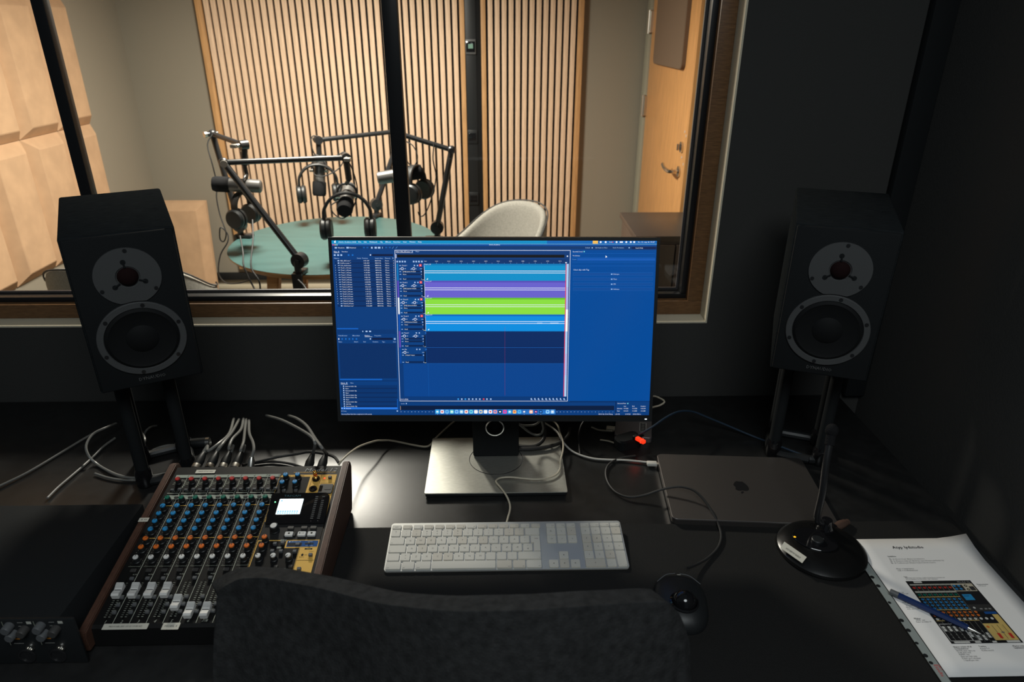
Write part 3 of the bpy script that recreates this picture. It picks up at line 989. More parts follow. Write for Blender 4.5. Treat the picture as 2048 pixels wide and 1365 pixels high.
iso_stand('black tubular isolation stand under the left loudspeaker', SPL, SPL.location.z - DZ - SH * math.cos(R(4.7)) + math.tan(R(4.7)) * 0.118 + 0.008, 0.050, 0.055, (-0.045, 0.045))
iso_stand('black tubular isolation stand under the right loudspeaker', SPR, SPR.location.z - DZ - SH * math.cos(R(3.5)) + math.tan(R(3.5)) * 0.118 + 0.007, 0.056, 0.048, (0.03, 0.062))

# ================================================================== monitor
MX, MY, MZ, MT, MYAW = -0.0061, 1.1887, 1.0906, 0.2142, -0.0192
MW, MH = 0.597, 0.3357
t = thing('computer_monitor', 'large thin-bezel monitor showing a blue audio editor', 'monitor', (MX, MY, DZ + 0.0005))
SCRM = T(0, 0, MZ - DZ - 0.0005) @ RZ(MYAW) @ RX(R(90) - MT)     # screen frame: x right, y up, z towards the viewer
obj('back_shell', G().prism(rrect(MW + 0.012, MH + 0.018, 0.006, 0, -0.003), -0.020, -0.0005, 0.0).prism(rrect(0.42, 0.22, 0.03, 0, -0.01), -0.045, -0.0195, 0), M_BLACKPL, t, mx=SCRM)
bz = G()
for lo, hi in (((-MW / 2 - 0.006, MH / 2, -0.0005), (MW / 2 + 0.006, MH / 2 + 0.006, 0.0012)), ((-MW / 2 - 0.006, -MH / 2 - 0.0125, -0.0005), (MW / 2 + 0.006, -MH / 2, 0.0012)),
               ((-MW / 2 - 0.006, -MH / 2, -0.0005), (-MW / 2, MH / 2, 0.0012)), ((MW / 2, -MH / 2, -0.0005), (MW / 2 + 0.006, MH / 2, 0.0012))):
    bz.b2(lo, hi)
obj('bezel', bz, M_BLACKPL, t, mx=SCRM)
obj('power_light', G().b2((0.2905, -0.1765, 0.0011), (0.2945, -0.1747, 0.0016)), M_WHITELED, t, mx=SCRM)
obj('base_plate', G().prism(rrect(0.291, 0.206, 0.003, 0.0, 0.053), 0.0105, 0.0125, 0.0006, 0), M_BASESTEEL, t)
obj('base_core', G().prism(rrect(0.287, 0.202, 0.003, 0.0, 0.053), 0.003, 0.0104, 0.0).prism(rrect(0.279, 0.194, 0.003, 0.0, 0.053), 0.0, 0.0031, 0), M_MATTEBLK, t)
obj('swivel_ring', G().lathe([(0.0585, 0.0124), (0.0585, 0.0129), (0.0572, 0.0129), (0.0572, 0.0124)], 64, T(0.0, 0.070, 0)), M_GLOSSBLK, t)
g = G().b2((-0.050, 0.078, 0.0126), (0.050, 0.112, 0.395), 0.004)
obj('stand_column', g, M_MATTEBLK, t)
obj('column_mount', G().b2((-0.045, 0.040, 0.29), (0.045, 0.080, 0.40), 0.004), M_MATTEBLK, t)
g = G()
mxr = Matrix(((1, 0, 0, -0.002), (0, 0, -1, 0.0795), (0, 1, 0, 0.098), (0, 0, 0, 1)))
g.lathe([(0.0195, 0.0), (0.0200, 0.020), (0.0175, 0.0205), (0.0165, 0.001)], 32, mxr)
obj('cable_ring', g, M_CHROME, t)
obj('cable_hole', G().lathe([(0.0158, 0.0012), (0, 0.0013)], 24, mxr), M_GLOSSBLK, t)

# ---- what the screen shows: a plane of flat pixels, sited by the survey of the photograph's screen corners
_src = [(662.9, 480.6), (1313.7, 482.3), (1298, 830.6), (682, 830.6)]
_dst = [(-MW / 2, MH / 2), (MW / 2, MH / 2), (MW / 2, -MH / 2), (-MW / 2, -MH / 2)]
_A, _b = [], []
for (x, y), (u, v) in zip(_src, _dst):
    _A += [[x, y, 1, 0, 0, 0, -u * x, -u * y], [0, 0, 0, x, y, 1, -v * x, -v * y]]
    _b += [u, v]
_h = np.linalg.solve(np.array(_A), np.array(_b))


def scr(px, py):
    w = _h[6] * px + _h[7] * py + 1
    return (_h[0] * px + _h[1] * py + _h[2]) / w, (_h[3] * px + _h[4] * py + _h[5]) / w


def cl(x, y):
    return scr(650 + x / 3.5, 460 + y / 3.5)


def cr(x, y):
    return scr(980 + x / 3.5, 460 + y / 3.5)


UI = Flat()
LZ = [0.0002, 0.0004, 0.0006, 0.0008, 0.0010]


def ur(a, b, col, z=1):
    UI.rect(min(a[0], b[0]), min(a[1], b[1]), max(a[0], b[0]), max(a[1], b[1]), LZ[z], rgb(*col))


def ut(s, p, h, col=(225, 235, 255), z=3, w=None, align='l'):
    k = h / 3.5 * 0.000965
    if w:
        UI.textw(s, p[0], p[1], w / 3.5 * 0.00093, k, LZ[z], rgb(*col), align=align)
    else:
        UI.text(s, p[0], p[1], k, LZ[z], rgb(*col), align=align, sx=0.92)


WHT, SOFT = (235, 242, 255), (170, 200, 240)
UI.rect(-MW / 2, -MH / 2, MW / 2, MH / 2, LZ[0], rgb(0, 58, 122))
# menu bar and title bars
ur(cl(45, 72), cr(400, 98), (0, 140, 196))
ur(cr(400, 76), cr(1168, 100), (8, 100, 180))
ur(cl(48, 98), cr(1167, 101), (120, 190, 235), 2)
ur(cl(48, 101), cr(1166, 113), (0, 82, 170))
ur(cl(50, 113), cr(1165, 137), (0, 52, 108))
for s, x, w in (('Adobe Audition 2025', 95, 122), ('File', 234, 20), ('Edit', 273, 20), ('Multitrack', 312, 54), ('Clip', 385, 20), ('Effects', 424, 38), ('Favorites', 480, 48), ('View', 547, 26), ('Window', 592, 43), ('Help', 652, 26)):
    ut(s, cl(x, 88), 9, WHT, w=w)
apx, apy = cl(70, 83)
UI.disc(apx, apy, 0.0016, 0.0019, LZ[3], rgb(*WHT))
UI.disc(apx + 0.0008, apy + 0.0024, 0.0005, 0.0008, LZ[3], rgb(*WHT))
ur(cr(720, 74), cr(756, 98), (245, 190, 90), 2)
for x in (775, 810, 886, 954, 985):
    UI.disc(*cr(x, 87), 0.0018, 0.0018, LZ[3], rgb(*WHT))
ur(cr(908, 82), cr(930, 92), WHT, 3)
ut('Vokt', cr(834, 91), 9, WHT, w=22)
UI.disc(*cr(860, 87), 0.001, 0.001, LZ[3], rgb(230, 40, 60))
ur(cr(1003, 81), cr(1015, 93), WHT, 3)
ut('fre. 12. sep. kl. 09:27', cr(1035, 91), 9, WHT, w=116)
for x, c in ((57, (255, 70, 140)), (71, (255, 200, 90)), (84, (140, 235, 220))):
    UI.disc(*cl(x, 104), 0.0011, 0.0011, LZ[3], rgb(*c))
ut('Adobe Audition', cr(-5, 108), 8, WHT, w=75)
ut('Waveform', cl(90, 128), 8, WHT, w=46)
ut('Multitrack', cl(172, 128), 8, WHT, w=46)
ur(cl(68, 119), cl(84, 129), SOFT, 3)
ur(cl(150, 118), cl(168, 129), SOFT, 3)
for x in (266, 290, 422, 447):
    ur(cl(x, 118), cl(x + 15, 128), (20, 90, 165), 2)
for x, w in ((323, 12), (348, 16), (371, 18), (401, 4)):
    ur(cl(x, 118), cl(x + w, 130), SOFT, 3)
for x in (470, 495):
    UI.poly([(*cl(x, 130), LZ[3]), (*cl(x + 3, 130), LZ[3]), (*cl(x + 14, 117), LZ[3]), (*cl(x + 11, 117), LZ[3])][::-1], rgb(90, 160, 235))
for s, x, w in (('Default', 668, 32), ('Edit Audio to Video', 738, 84), ('Radio Production', 860, 76)):
    ut(s, cr(x, 130), 8, SOFT, w=w)
ur(cr(712, 123), cr(720, 130), SOFT, 3)
ur(cr(970, 123), cr(978, 130), SOFT, 3)
ur(cr(993, 120), cr(1160, 137), (5, 32, 82), 2)
ut('Search Help', cr(1018, 132), 8, WHT, w=52)
# left: files
ut('Files', cl(62, 155), 8, WHT, w=22)
ur(cl(62, 158), cl(101, 160), WHT, 3)
ur(cl(92, 147), cl(99, 155), SOFT, 3)
ut('Favorites', cl(118, 155), 8, WHT, w=40)
for x in (62, 86, 108):
    ur(cl(x, 170), cl(x + 13, 181), SOFT, 3)
for x in (160, 188):
    ur(cl(x, 170), cl(x + 12, 181), (20, 105, 195), 3)
ur(cl(330, 169), cl(478, 183), (4, 20, 58), 2)
UI.disc(*cl(319, 175), 0.0012, 0.0012, LZ[3], rgb(*WHT))
for s, x, w in (('Name', 63, 36), ('Status', 224, 28), ('Duration', 260, 40), ('Sample Rate', 350, 56), ('Channels', 418, 40), ('Bi', 473, 9)):
    ut(s, cl(x, 201), 8, SOFT, w=w)
names = ['NAL_REC.sesx *', 'Sofie.sesx *', 'Sofie_mixdown.wav'] + ['Track %d_0%02d.wav' % (k // 4 + 1, k // 4 * 3 + k % 4 + 1) for k in range(16)] + ['Untitled Session 1.sesx *']
for k, nm in enumerate(names):
    y = 215 + k * 16.65
    dx = k * 1.25
    ur(cl(67 + dx, y - 7.5), cl(484 + dx * 0.4, y + 7.5), (0, 40, 92) if k % 2 else (0, 47, 104), 1)
    if 2 <= k < 19:
        ur(cl(68 + dx, y - 3), cl(71 + dx, y + 3), SOFT, 3)
        ur(cl(88 + dx, y - 2), cl(102 + dx, y + 2), SOFT, 3)
    else:
        ur(cl(88 + dx, y - 4), cl(100 + dx, y + 4), SOFT, 3)
    ut(nm, cl(107 + dx, y + 4), 8, WHT, w=72 if k > 2 else 74)
    ut('0:%02d.%03d' % ((k * 37 + 9) % 60, (k * 271 + 139) % 1000), cl(270 + dx * 0.9, y + 4), 8, WHT, w=40)
    ut('48000 Hz', cl(350 + dx * 0.8, y + 4), 8, WHT, w=42)
    ut('Stereo' if k % 4 < 2 and k < 4 else 'Mono', cl(421 + dx * 0.7, y + 4), 8, WHT, w=28)
    ut('3', cl(478 + dx * 0.5, y + 4), 8, WHT)
ur(cl(84, 687), cl(234, 696), (15, 95, 190), 2)
ur(cl(84, 697), cl(496, 721), (0, 52, 112), 1)
for x in (263, 285, 310):
    ur(cl(x, 706), cl(x + (6 if x < 280 else 14), 715), SOFT, 3)
# left: markers
ur(cl(84, 722), cl(500, 725), (0, 38, 88), 2)
for s, x, w in (('Media Browser', 94, 64), ('Effects Rack', 193, 52), ('Markers', 279, 36), ('Properties', 348, 46)):
    ut(s, cl(x, 744), 8, WHT if s == 'Markers' else SOFT, w=w)
ur(cl(280, 747), cl(332, 749), WHT, 3)
ur(cl(94, 758), cl(101, 769), WHT, 3)
for x in (116, 141, 166, 190, 216):
    ur(cl(x, 758), cl(x + 11, 769), (20, 105, 195), 3)
ur(cl(330, 756), cl(476, 770), (4, 20, 58), 2)
UI.disc(*cl(319, 763), 0.0012, 0.0012, LZ[3], rgb(*WHT))
ur(cl(484, 758), cl(496, 769), SOFT, 3)
for s, x, w in (('Name', 95, 26), ('Start', 204, 30), ('End', 270, 16), ('Duration', 336, 38), ('Type', 402, 20), ('Descr', 478, 22)):
    ut(s, cl(x, 787), 8, SOFT, w=w)
ur(cl(97, 795), cl(506, 1040), (0, 44, 98), 1)
ur(cl(105, 1043), cl(402, 1053), (15, 95, 190), 2)
ur(cl(102, 1056), cl(512, 1060), (0, 38, 88), 2)
# left: history
ut('History', cl(112, 1076), 8, WHT, w=30)
ur(cl(112, 1079), cl(160, 1081), WHT, 3)
ur(cl(150, 1068), cl(157, 1076), SOFT, 3)
ut('Video', cl(178, 1076), 8, SOFT, w=24)
for k, s in enumerate(('Remove Audio Clip', 'Razor', 'Remove Audio Clip', 'Razor', 'Remove Audio Clip', 'Remove Audio Clip', 'Razor', 'Remove Audio Clips', 'Add Clip', 'Remove Audio Clip')):
    y = 1095 + k * 15.6
    ur(cl(112 + k * 0.6, y - 7), cl(508, y + 7), (0, 42, 94) if k % 2 else (0, 49, 106), 1)
    ur(cl(127 + k * 0.7, y - 5), cl(135 + k * 0.7, y + 4), SOFT, 3)
    ut(s, cl(144 + k * 0.6, y + 4), 8, WHT, w={'Razor': 24, 'Add Clip': 36}.get(s, 80))
ur(cl(114, 1243), cl(511, 1257), (38, 116, 220), 2)
ut('Record', cl(150, 1255), 8, WHT, w=32)
ur(cl(134, 1246), cl(142, 1254), SOFT, 3)
ur(cl(117, 1246), cl(123, 1254), SOFT, 3)
ur(cl(506, 1185), cl(512, 1242), (15, 95, 190), 2)
ut('20 Undos', cl(115, 1273), 8, SOFT, w=38)
ur(cl(504, 1264), cl(513, 1273), SOFT, 3)
ut('Recovery Data Auto-Save completed in 0,04 seconds', cl(117, 1294), 8, WHT, w=220)
# editor panel with its white border
ur(cl(488, 138), cl(524, 1200), (225, 232, 250), 1)
a, b = cl(487, 139), cr(566, 139)
c_, d_ = cl(522, 1201), cr(543, 1201)
u0 = scr(650 + 488 / 3.5, 460 + 500 / 3.5)[0]
EX0, EY1 = cl(488, 140)
EX1 = cr(565, 140)[0]
EY0 = cl(522, 1200)[1]
UI.f.pop(); UI.c.pop()
UI.rect(EX0, EY0, EX1, EY1, LZ[1], rgb(215, 225, 245))
UI.rect(EX0 + 0.0009, EY0 + 0.0009, EX1 - 0.0009, EY1 - 0.0009, LZ[2], rgb(0, 55, 118))
ut('Editor: NAL_REC.sesx *', cl(498, 155), 8, WHT, w=102)
ur(cl(498, 158), cl(618, 160), WHT, 3)
ur(cl(609, 147), cl(616, 155), SOFT, 3)
ut('Mixer', cl(636, 155), 8, SOFT, w=26)
ur(cl(505, 172), cr(522, 195), (4, 6, 14), 3)
ur(cl(495, 169), cl(503, 197), (170, 180, 215), 4)
UI.disc(*cr(543, 185), 0.0013, 0.0013, LZ[3], rgb(*WHT))
ur(cl(500, 205), cl(694, 234), (0, 60, 125), 3)
for x in (502, 520, 538, 556, 617, 635, 654, 674):
    ur(cl(x, 216), cl(x + 11, 227), SOFT, 4)
ur(cl(697, 205), cr(533, 236), (0, 48, 105), 3)
ut('hms', cl(697, 222), 7, WHT, w=16, z=4)
for k in range(1, 12):
    f = 782 + (k - 1) * 86.4
    p = cl(f, 223) if f < 1225 else cr(f - 1155, 223)
    UI.text('0:%02d,0' % k, p[0], p[1], 0.0020, LZ[4], rgb(*WHT), align='c', sx=0.8)
    ur((p[0] - 0.0002, p[1] - 0.0016), (p[0] + 0.0002, p[1] - 0.0032), SOFT, 4)
    ur((p[0] + 0.0112, p[1] - 0.0022), (p[0] + 0.0116, p[1] - 0.0032), SOFT, 4)
ys = [236, 355, 474, 591, 709, 824, 936]
CX0, CX1 = cl(697, 236)[0], cr(532, 236)[0]
tcol = [(0, 142, 200), (104, 96, 204), (138, 222, 62), (0, 140, 222)]
hcol = [(0, 120, 182), (86, 76, 182), (100, 190, 40), (0, 100, 190)]
scol = [(0, 120, 190), (92, 72, 190), (240, 244, 250), (0, 80, 180), (96, 70, 180), (0, 70, 160)]
for k in range(6):
    yt, yb = cl(600, ys[k])[1], cl(600, ys[k + 1])[1]
    sx0 = cl(498, ys[0])[0]
    ur((sx0 + 0.0012, yb + 0.0003), (sx0 + 0.0040, yt), scol[k], 3)
    ur((sx0 + 0.0042, yb + 0.0003), (CX0 - 0.0006, yt - 0.0002), (0, 62, 128) if k != 2 else (0, 72, 140), 3)
    if k < 4:
        ur((CX0, yb), (CX1, yt), tcol[k], 3)
        ur((CX0, yt - 0.0032), (CX1, yt), hcol[k], 4)
        UI.text('Track %d_009' % (k + 1), CX0 + 0.0005, yt - 0.0021, 0.0021, LZ[4] + 0.0001, rgb(*WHT), sx=0.8)
        hgt = yt - yb
        for fr in (0.415, 0.53):
            ur((CX0, yt - hgt * fr - 0.0007), (CX1, yt - hgt * fr + 0.0003), (230, 240, 250), 4)
        UI.poly([(CX0 + 0.003, yb + 0.002, LZ[4]), (CX0 + 0.006, yb + 0.002, LZ[4]), (CX0 + 0.006, yb + 0.005, LZ[4])], rgb(*WHT))
        ur((CX0 - 0.0007, yb), (CX0 - 0.0001, yt), (225, 235, 250), 4)
    else:
        ur((CX0, yb + 0.0004), (CX1, yt), (0, 40, 96), 3)
        ur((CX0, yb), (CX1, yb + 0.0005), (20, 100, 190), 4)
    x0 = sx0 + 0.0055
    dy = (yt - yb)
    ut('Track %d' % (k + 1) if k < 5 else 'Mix', (x0 + 0.0055, yt - 0.0045), 8, WHT, z=4, w=34 if k < 5 else 16)
    ur((x0 + 0.0005, yt - 0.0041), (x0 + 0.0040, yt - 0.0030), SOFT, 4)
    for m_ in (0.0275, 0.0330, 0.0450):
        ur((x0 + m_, yt - 0.0046), (x0 + m_ + 0.0022, yt - 0.0022), SOFT if m_ < 0.04 else (30, 110, 200), 4)
    if k < 4:
        ur((x0 + 0.0372, yt - 0.0053), (x0 + 0.0418, yt - 0.0008), (235, 55, 45), 4)
        ur((x0 + 0.0388, yt - 0.0040), (x0 + 0.0402, yt - 0.0020), WHT, 4)
    for cx in (0.0058, 0.0270):
        if k == 5 and cx > 0.01:
            continue
        xx, yy = x0 + cx, yt - 0.0093
        UI.disc(xx, yy, 0.0026, 0.0026, LZ[4], rgb(*WHT), 16)
        UI.disc(xx, yy, 0.0018, 0.0018, LZ[4] + 0.0001, rgb(0, 62, 128), 16)
        ur((xx - 0.0003, yy), (xx + 0.0003, yy + 0.0022), WHT, 4)
        UI.poly([(xx - 0.0060, yy - 0.0014, LZ[4]), (xx - 0.0035, yy - 0.0014, LZ[4]), (xx - 0.0035, yy + 0.0014, LZ[4])], rgb(*SOFT))
        UI.text('+0' if cx < 0.01 else '0', xx + 0.0036, yy - 0.001, 0.0021, LZ[4], rgb(*WHT))
    ur((x0 + 0.0385, yt - 0.0097), (x0 + 0.043, yt - 0.0090), SOFT, 4)
    items = ((0.0149, '[S08] System Default' if k < 4 else ('None' if k == 4 else 'Default Output')), (0.0200, 'None'), (0.0287, 'Read'))
    for q, (oy, s) in enumerate(items):
        if k == 5 and q == 1:
            continue
        ur((x0 + 0.0055, yt - oy - 0.0014), (x0 + 0.0445 - (0.006 if q == 0 else 0), yt - oy + 0.0022), (0, 34, 80), 4)
        UI.text(s, x0 + 0.0068, yt - oy - 0.0008, 0.0022, LZ[4] + 0.0001, rgb(*WHT), sx=0.92)
        ur((x0 + 0.0005, yt - oy - 0.0004), (x0 + 0.0035, yt - oy + 0.0006), SOFT, 4)
        ur((x0 + 0.0402, yt - oy - 0.0008), (x0 + 0.0420, yt - oy + 0.0010), SOFT, 4)
    ur((CX0 - 0.0048, yb + 0.0030), (CX0 - 0.0012, yt - 0.0072), (0, 28, 66), 4)
    ur((CX0 - 0.0048, yb + 0.0014), (CX0 - 0.0010, yb + 0.0021), (235, 215, 150), 4)
yb = cl(600, 936)[1]
yl = cl(600, 1166)[1]
ur((CX0 - 0.045, yl), (CX1, yb - 0.0003), (0, 66, 140), 3)
ur((CX0 + 0.0022, yl), (CX0 + 0.0026, yb), (10, 90, 175), 4)
# right edge of the tracks: navigator bar and playhead
bx0, bx1 = cr(537, 236)[0], cr(553, 236)[0]
yy0 = cl(600, ys[0])[1]
ur((bx0, yl), (bx1, yy0), (168, 204, 240), 3)
for y0_, y1_, c in ((398, 555, (176, 180, 232)), (556, 710, (250, 250, 250)), (866, 1018, (180, 186, 232))):
    ur((bx0, cl(600, y1_)[1]), (bx1, cl(600, y0_)[1]), c, 4)
ur((bx0 - 0.0016, yl), (bx0 - 0.0002, yy0), (225, 60, 90), 4)
px_ = cr(106, 700)[0]
ur((px_ - 0.0002, yl + 0.002), (px_ + 0.0002, cl(600, 680)[1]), (120, 40, 90), 4)
UI.poly([(bx0 - 0.0030, yy0 + 0.0030, LZ[4]), (bx0 - 0.0010, yy0 + 0.0004, LZ[4]), (bx0 + 0.0010, yy0 + 0.0030, LZ[4])], rgb(*WHT))
for x0_, x1_ in ((330, 368), (423, 482)):
    ur(cr(x0_, 651), cr(x1_, 656), (200, 225, 250), 4)
# transport row
ut('0:11,522', cl(532, 1191), 10, WHT, w=54)
for x, c in ((930, (60, 160, 235)), (955, SOFT), (980, (60, 160, 235)), (1005, SOFT), (1031, SOFT), (1056, SOFT), (1081, SOFT), (1108, (235, 70, 70)), (1131, SOFT), (1158, SOFT)):
    ur(cl(x, 1180), cl(x + 10, 1190), c, 3)
for x in (287, 312, 337, 364, 390, 415, 440, 465, 491, 516):
    ur(cr(x, 1178), cr(x + 8, 1190), SOFT, 3)
    UI.disc(*cr(x + 10, 1190), 0.0008, 0.0008, LZ[3], rgb(*SOFT), 8)
# levels
ur(cl(524, 1204), cr(882, 1207), (0, 36, 84), 1)
ut('Levels', cl(534, 1220), 8, SOFT, w=26)
ur(cl(568, 1212), cl(575, 1220), SOFT, 3)
ur(cl(530, 1231), cr(870, 1263), (0, 24, 60), 2)
ur(cl(530, 1234), cl(533, 1262), (225, 170, 90), 3)
for k in range(10):
    p = cl(535 + k * 24.5, 1277)
    UI.text('%d' % (57 - 3 * k), p[0], p[1], 0.0019, LZ[3], rgb(*SOFT), align='c', sx=0.8)
for k in range(17):
    p = cr(470 + k * 24.4, 1277)
    UI.text('%d' % abs(-24 + 3 * k // 2), p[0], p[1], 0.0019, LZ[3], rgb(*SOFT), align='c', sx=0.8)
ur(cl(530, 1266), cr(868, 1268), (0, 80, 170), 3)
# dock
ur(cl(773, 1256), cr(460, 1291), (40, 118, 200), 2)
dock = [(70, 190, 240), (225, 235, 245), (110, 190, 240), (120, 220, 220), (130, 200, 245), (150, 215, 245), (240, 235, 225), (120, 225, 225), (245, 240, 235), (225, 215, 170), (240, 245, 250), (240, 245, 250), (245, 150, 150), (12, 24, 50), (250, 60, 140), (80, 190, 240), (250, 200, 90), (90, 195, 245), (60, 110, 180), None, (250, 180, 140), (40, 30, 120), (20, 60, 110), None, (150, 215, 250), (150, 205, 250)]
x = 789.0
for k, c in enumerate(dock):
    if c is None:
        x += 14.5
        continue
    p = scr(650 + x / 3.5, 460 + 1273 / 3.5)
    UI.poly([(p[0] + a_, p[1] + b_, LZ[3]) for a_, b_ in rrect(0.0072, 0.0072, 0.0018, 0, 0, 2)], rgb(*c))
    q = [(250, 250, 250), (235, 90, 90), (60, 140, 230), (250, 250, 250), (60, 130, 235)][k % 5]
    UI.poly([(p[0] + a_, p[1] + b_, LZ[4]) for a_, b_ in rrect(0.0036, 0.0030, 0.001, 0, 0, 2)], rgb(*q))
    if k == 21:
        UI.text('Au', p[0], p[1] - 0.0014, 0.0032, LZ[4] + 0.0001, rgb(210, 200, 255), align='c')
    if k in (0, 2, 18, 21, 22):
        UI.disc(p[0], p[1] - 0.0049, 0.0005, 0.0005, LZ[3], rgb(*WHT), 8)
    x += 33.75
# right panel
ur(cr(567, 142), cr(1117, 1200), (0, 72, 148), 1)
RX1 = cr(1112, 1297)[0]
ur((cr(567, 142)[0], cr(800, 1200)[1]), (MW / 2, cr(800, 142)[1]), (0, 73, 150), 1)
ut('Essential Sound', cr(580, 157), 8, WHT, w=68)
ur(cr(656, 149), cr(664, 157), (120, 220, 230), 3)
ut('No Selection', cr(580, 185), 8, WHT, w=50)
for y in (165, 194, 226, 253):
    ur((cr(576, y)[0], cr(800, y)[1]), (MW / 2 - 0.003, cr(800, y + 2)[1]), (10, 92, 180), 2)
ut('Preset:', cr(578, 211), 8, (110, 165, 230), w=28)
ur(cr(612, 199), cr(1155, 217), (12, 88, 178), 3)
ut('Select clips with Tag:', cr(585, 285), 11, (205, 222, 248), w=110)
for s, y, ic in (('Dialogue', 311, 0), ('Music', 346, 0), ('SFX', 381, 0), ('Ambience', 416, 0)):
    a, b = cr(583, y - 12), cr(1138, y + 12)
    ur(a, b, (16, 96, 182), 2)
    ur((a[0] + 0.0003, b[1] + 0.0003), (b[0] - 0.0003, a[1] - 0.0003), (0, 73, 150), 3)
    ut(s, cr(863, y + 4), 9, (190, 212, 245), z=4, w={'SFX': 18, 'Music': 26}.get(s, 42))
    ur(cr(847, y - 4), cr(857, y + 4), (150, 190, 240), 4)
mxp, myp = cr(810, 179)
UI.poly([(mxp, myp, LZ[4]), (mxp, myp - 0.0048, LZ[4]), (mxp + 0.0012, myp - 0.0036, LZ[4]), (mxp + 0.0032, myp - 0.0036, LZ[4])], rgb(250, 250, 250))
# selection readout
ur((cr(560, 1200)[0], cr(800, 1201)[1]), (MW / 2, cr(800, 1198)[1]), (0, 34, 82), 3)
ur(cr(880, 1200), cr(883, 1290), (0, 34, 82), 3)
ut('Selection/View', cr(892, 1218), 8, WHT, w=64)
ur(cr(962, 1211), cr(969, 1219), (120, 220, 230), 3)
for s, x, y, w in (('Start', 936, 1238, 18), ('End', 996, 1238, 16), ('Duration', 1055, 1238, 36), ('Selection', 890, 1254, 38), ('View', 890, 1271, 20),
                   ('0:11,522', 936, 1254, 34), ('0:11,522', 996, 1254, 36), ('0:00,000', 1055, 1254, 36), ('0:00,000', 936, 1271, 34), ('0:11,588', 996, 1271, 34), ('0:11,588', 1055, 1271, 34),
                   ('48000 Hz, 32-bit Mixing', 760, 1293, 104), ('2,24 GB', 876, 1293, 34), ('14:10:45,240', 946, 1293, 40), ('203,54 GB free', 1000, 1293, 60)):
    ut(s, cr(x, y), 8, WHT, w=w)
flat('screen_display', UI, M_SCREEN, t, SCRM)

# ================================================================== mixing console
MO, MTILT = Vector((-0.4618, 0.7789, 0.78)), R(9.42)
t = thing('mixing_console', 'audio mixing console with wooden cheeks, coloured knobs and white faders', 'mixer', (MO.x, MO.y, DZ + 0.0036))
# panel frame: millimetres, x from the panel's left edge, y up the slope from its front edge, z off the panel
PM = T(0, 0, MO.z - DZ - 0.0036) @ RX(MTILT) @ Matrix.Scale(0.001, 4) @ T(-159, 0, 0)
PW, PL = 318.0, 345.0


def pobj(name, g, m, parent=None, x=0, y=0, z=0, ang=35):
    return obj(name, g, m, parent or t, mx=(PM @ T(x, y, z)) if parent in (None, t) else T(x, y, z), ang=ang)


g = G()
prof = [(0.0, 0.002), (0.003, 0.0335), (0.008, 0.0368), (0.345 * math.cos(MTILT), MO.z - DZ - 0.0036 + 0.345 * math.sin(MTILT) - 0.0005), (0.352, 0.082), (0.352, 0.006), (0.30, 0.001)]
side = [g.bm.verts.new((-0.159, y, z)) for y, z in prof]
oth = [g.bm.verts.new((0.159, y, z)) for y, z in prof]
g.bm.faces.new(side)
g.bm.faces.new(list(reversed(oth)))
for i in range(len(prof)):
    j = (i + 1) % len(prof)
    g.bm.faces.new((side[i], oth[i], oth[j], side[j]))
obj('body', g, M_PANEL, t, ang=20)
for sx in (-1, 1):
    g = G()
    zf = MO.z - DZ - 0.0036
    pr = [(-0.012, 0.004), (-0.014, 0.030), (-0.010, 0.040), (0.0, zf + 0.006), (0.345 * math.cos(MTILT), zf + 0.345 * math.sin(MTILT) + 0.008), (0.353, 0.094), (0.358, 0.080), (0.340, 0.030), (0.325, 0.0)]
    xa, xb = (0.1592, 0.1715)
    a = [g.bm.verts.new((sx * xa, y, z)) for y, z in pr]
    b = [g.bm.verts.new((sx * xb, y, z)) for y, z in pr]
    g.bm.faces.new(a)
    g.bm.faces.new(list(reversed(b)))
    for i in range(len(pr)):
        j = (i + 1) % len(pr)
        g.bm.faces.new((a[i], b[i], b[j], a[j]))
    bmesh.ops.recalc_face_normals(g.bm, faces=g.bm.faces[:])
    bmesh.ops.bevel(g.bm, geom=g.bm.edges[:], offset=0.0015, segments=2, affect='EDGES')
    obj('wooden_cheek', g, M_CHEEK, t)

# --- flat print on the panel
CXN = lambda i: 18.3 + 25.2 * i          # knob column of a channel
LXN = lambda i: 29.8 + 25.25 * i         # line right of a channel
F = Flat()
YEL, LNE, GRY, DRK, TR_ = (0.80, 0.48, 0.115), (0.50, 0.53, 0.45), (0.33, 0.37, 0.32), (0.008, 0.008, 0.008), (0.022, 0.022, 0.022)
BLU = (0.010, 0.075, 0.26)
z1_, z2_, z3_, z4_ = 0.15, 0.30, 0.45, 0.60
F.rect(7, 316.5, 204, 324, z1_, GRY)
F.rect(7, 262, 204, 272, z1_, GRY)
for i, s in enumerate(('1', '2', '3', '4', '5', '6', '7/8', '9/10')):
    F.text(s, CXN(i) + 11.0, 318, 5, z2_, (0.02, 0.02, 0.02), 'c', shear=0.2)
    F.text(s, CXN(i) - 1.5, 9.5, 5.2, z2_, (0.42, 0.44, 0.38), 'c', shear=0.2)
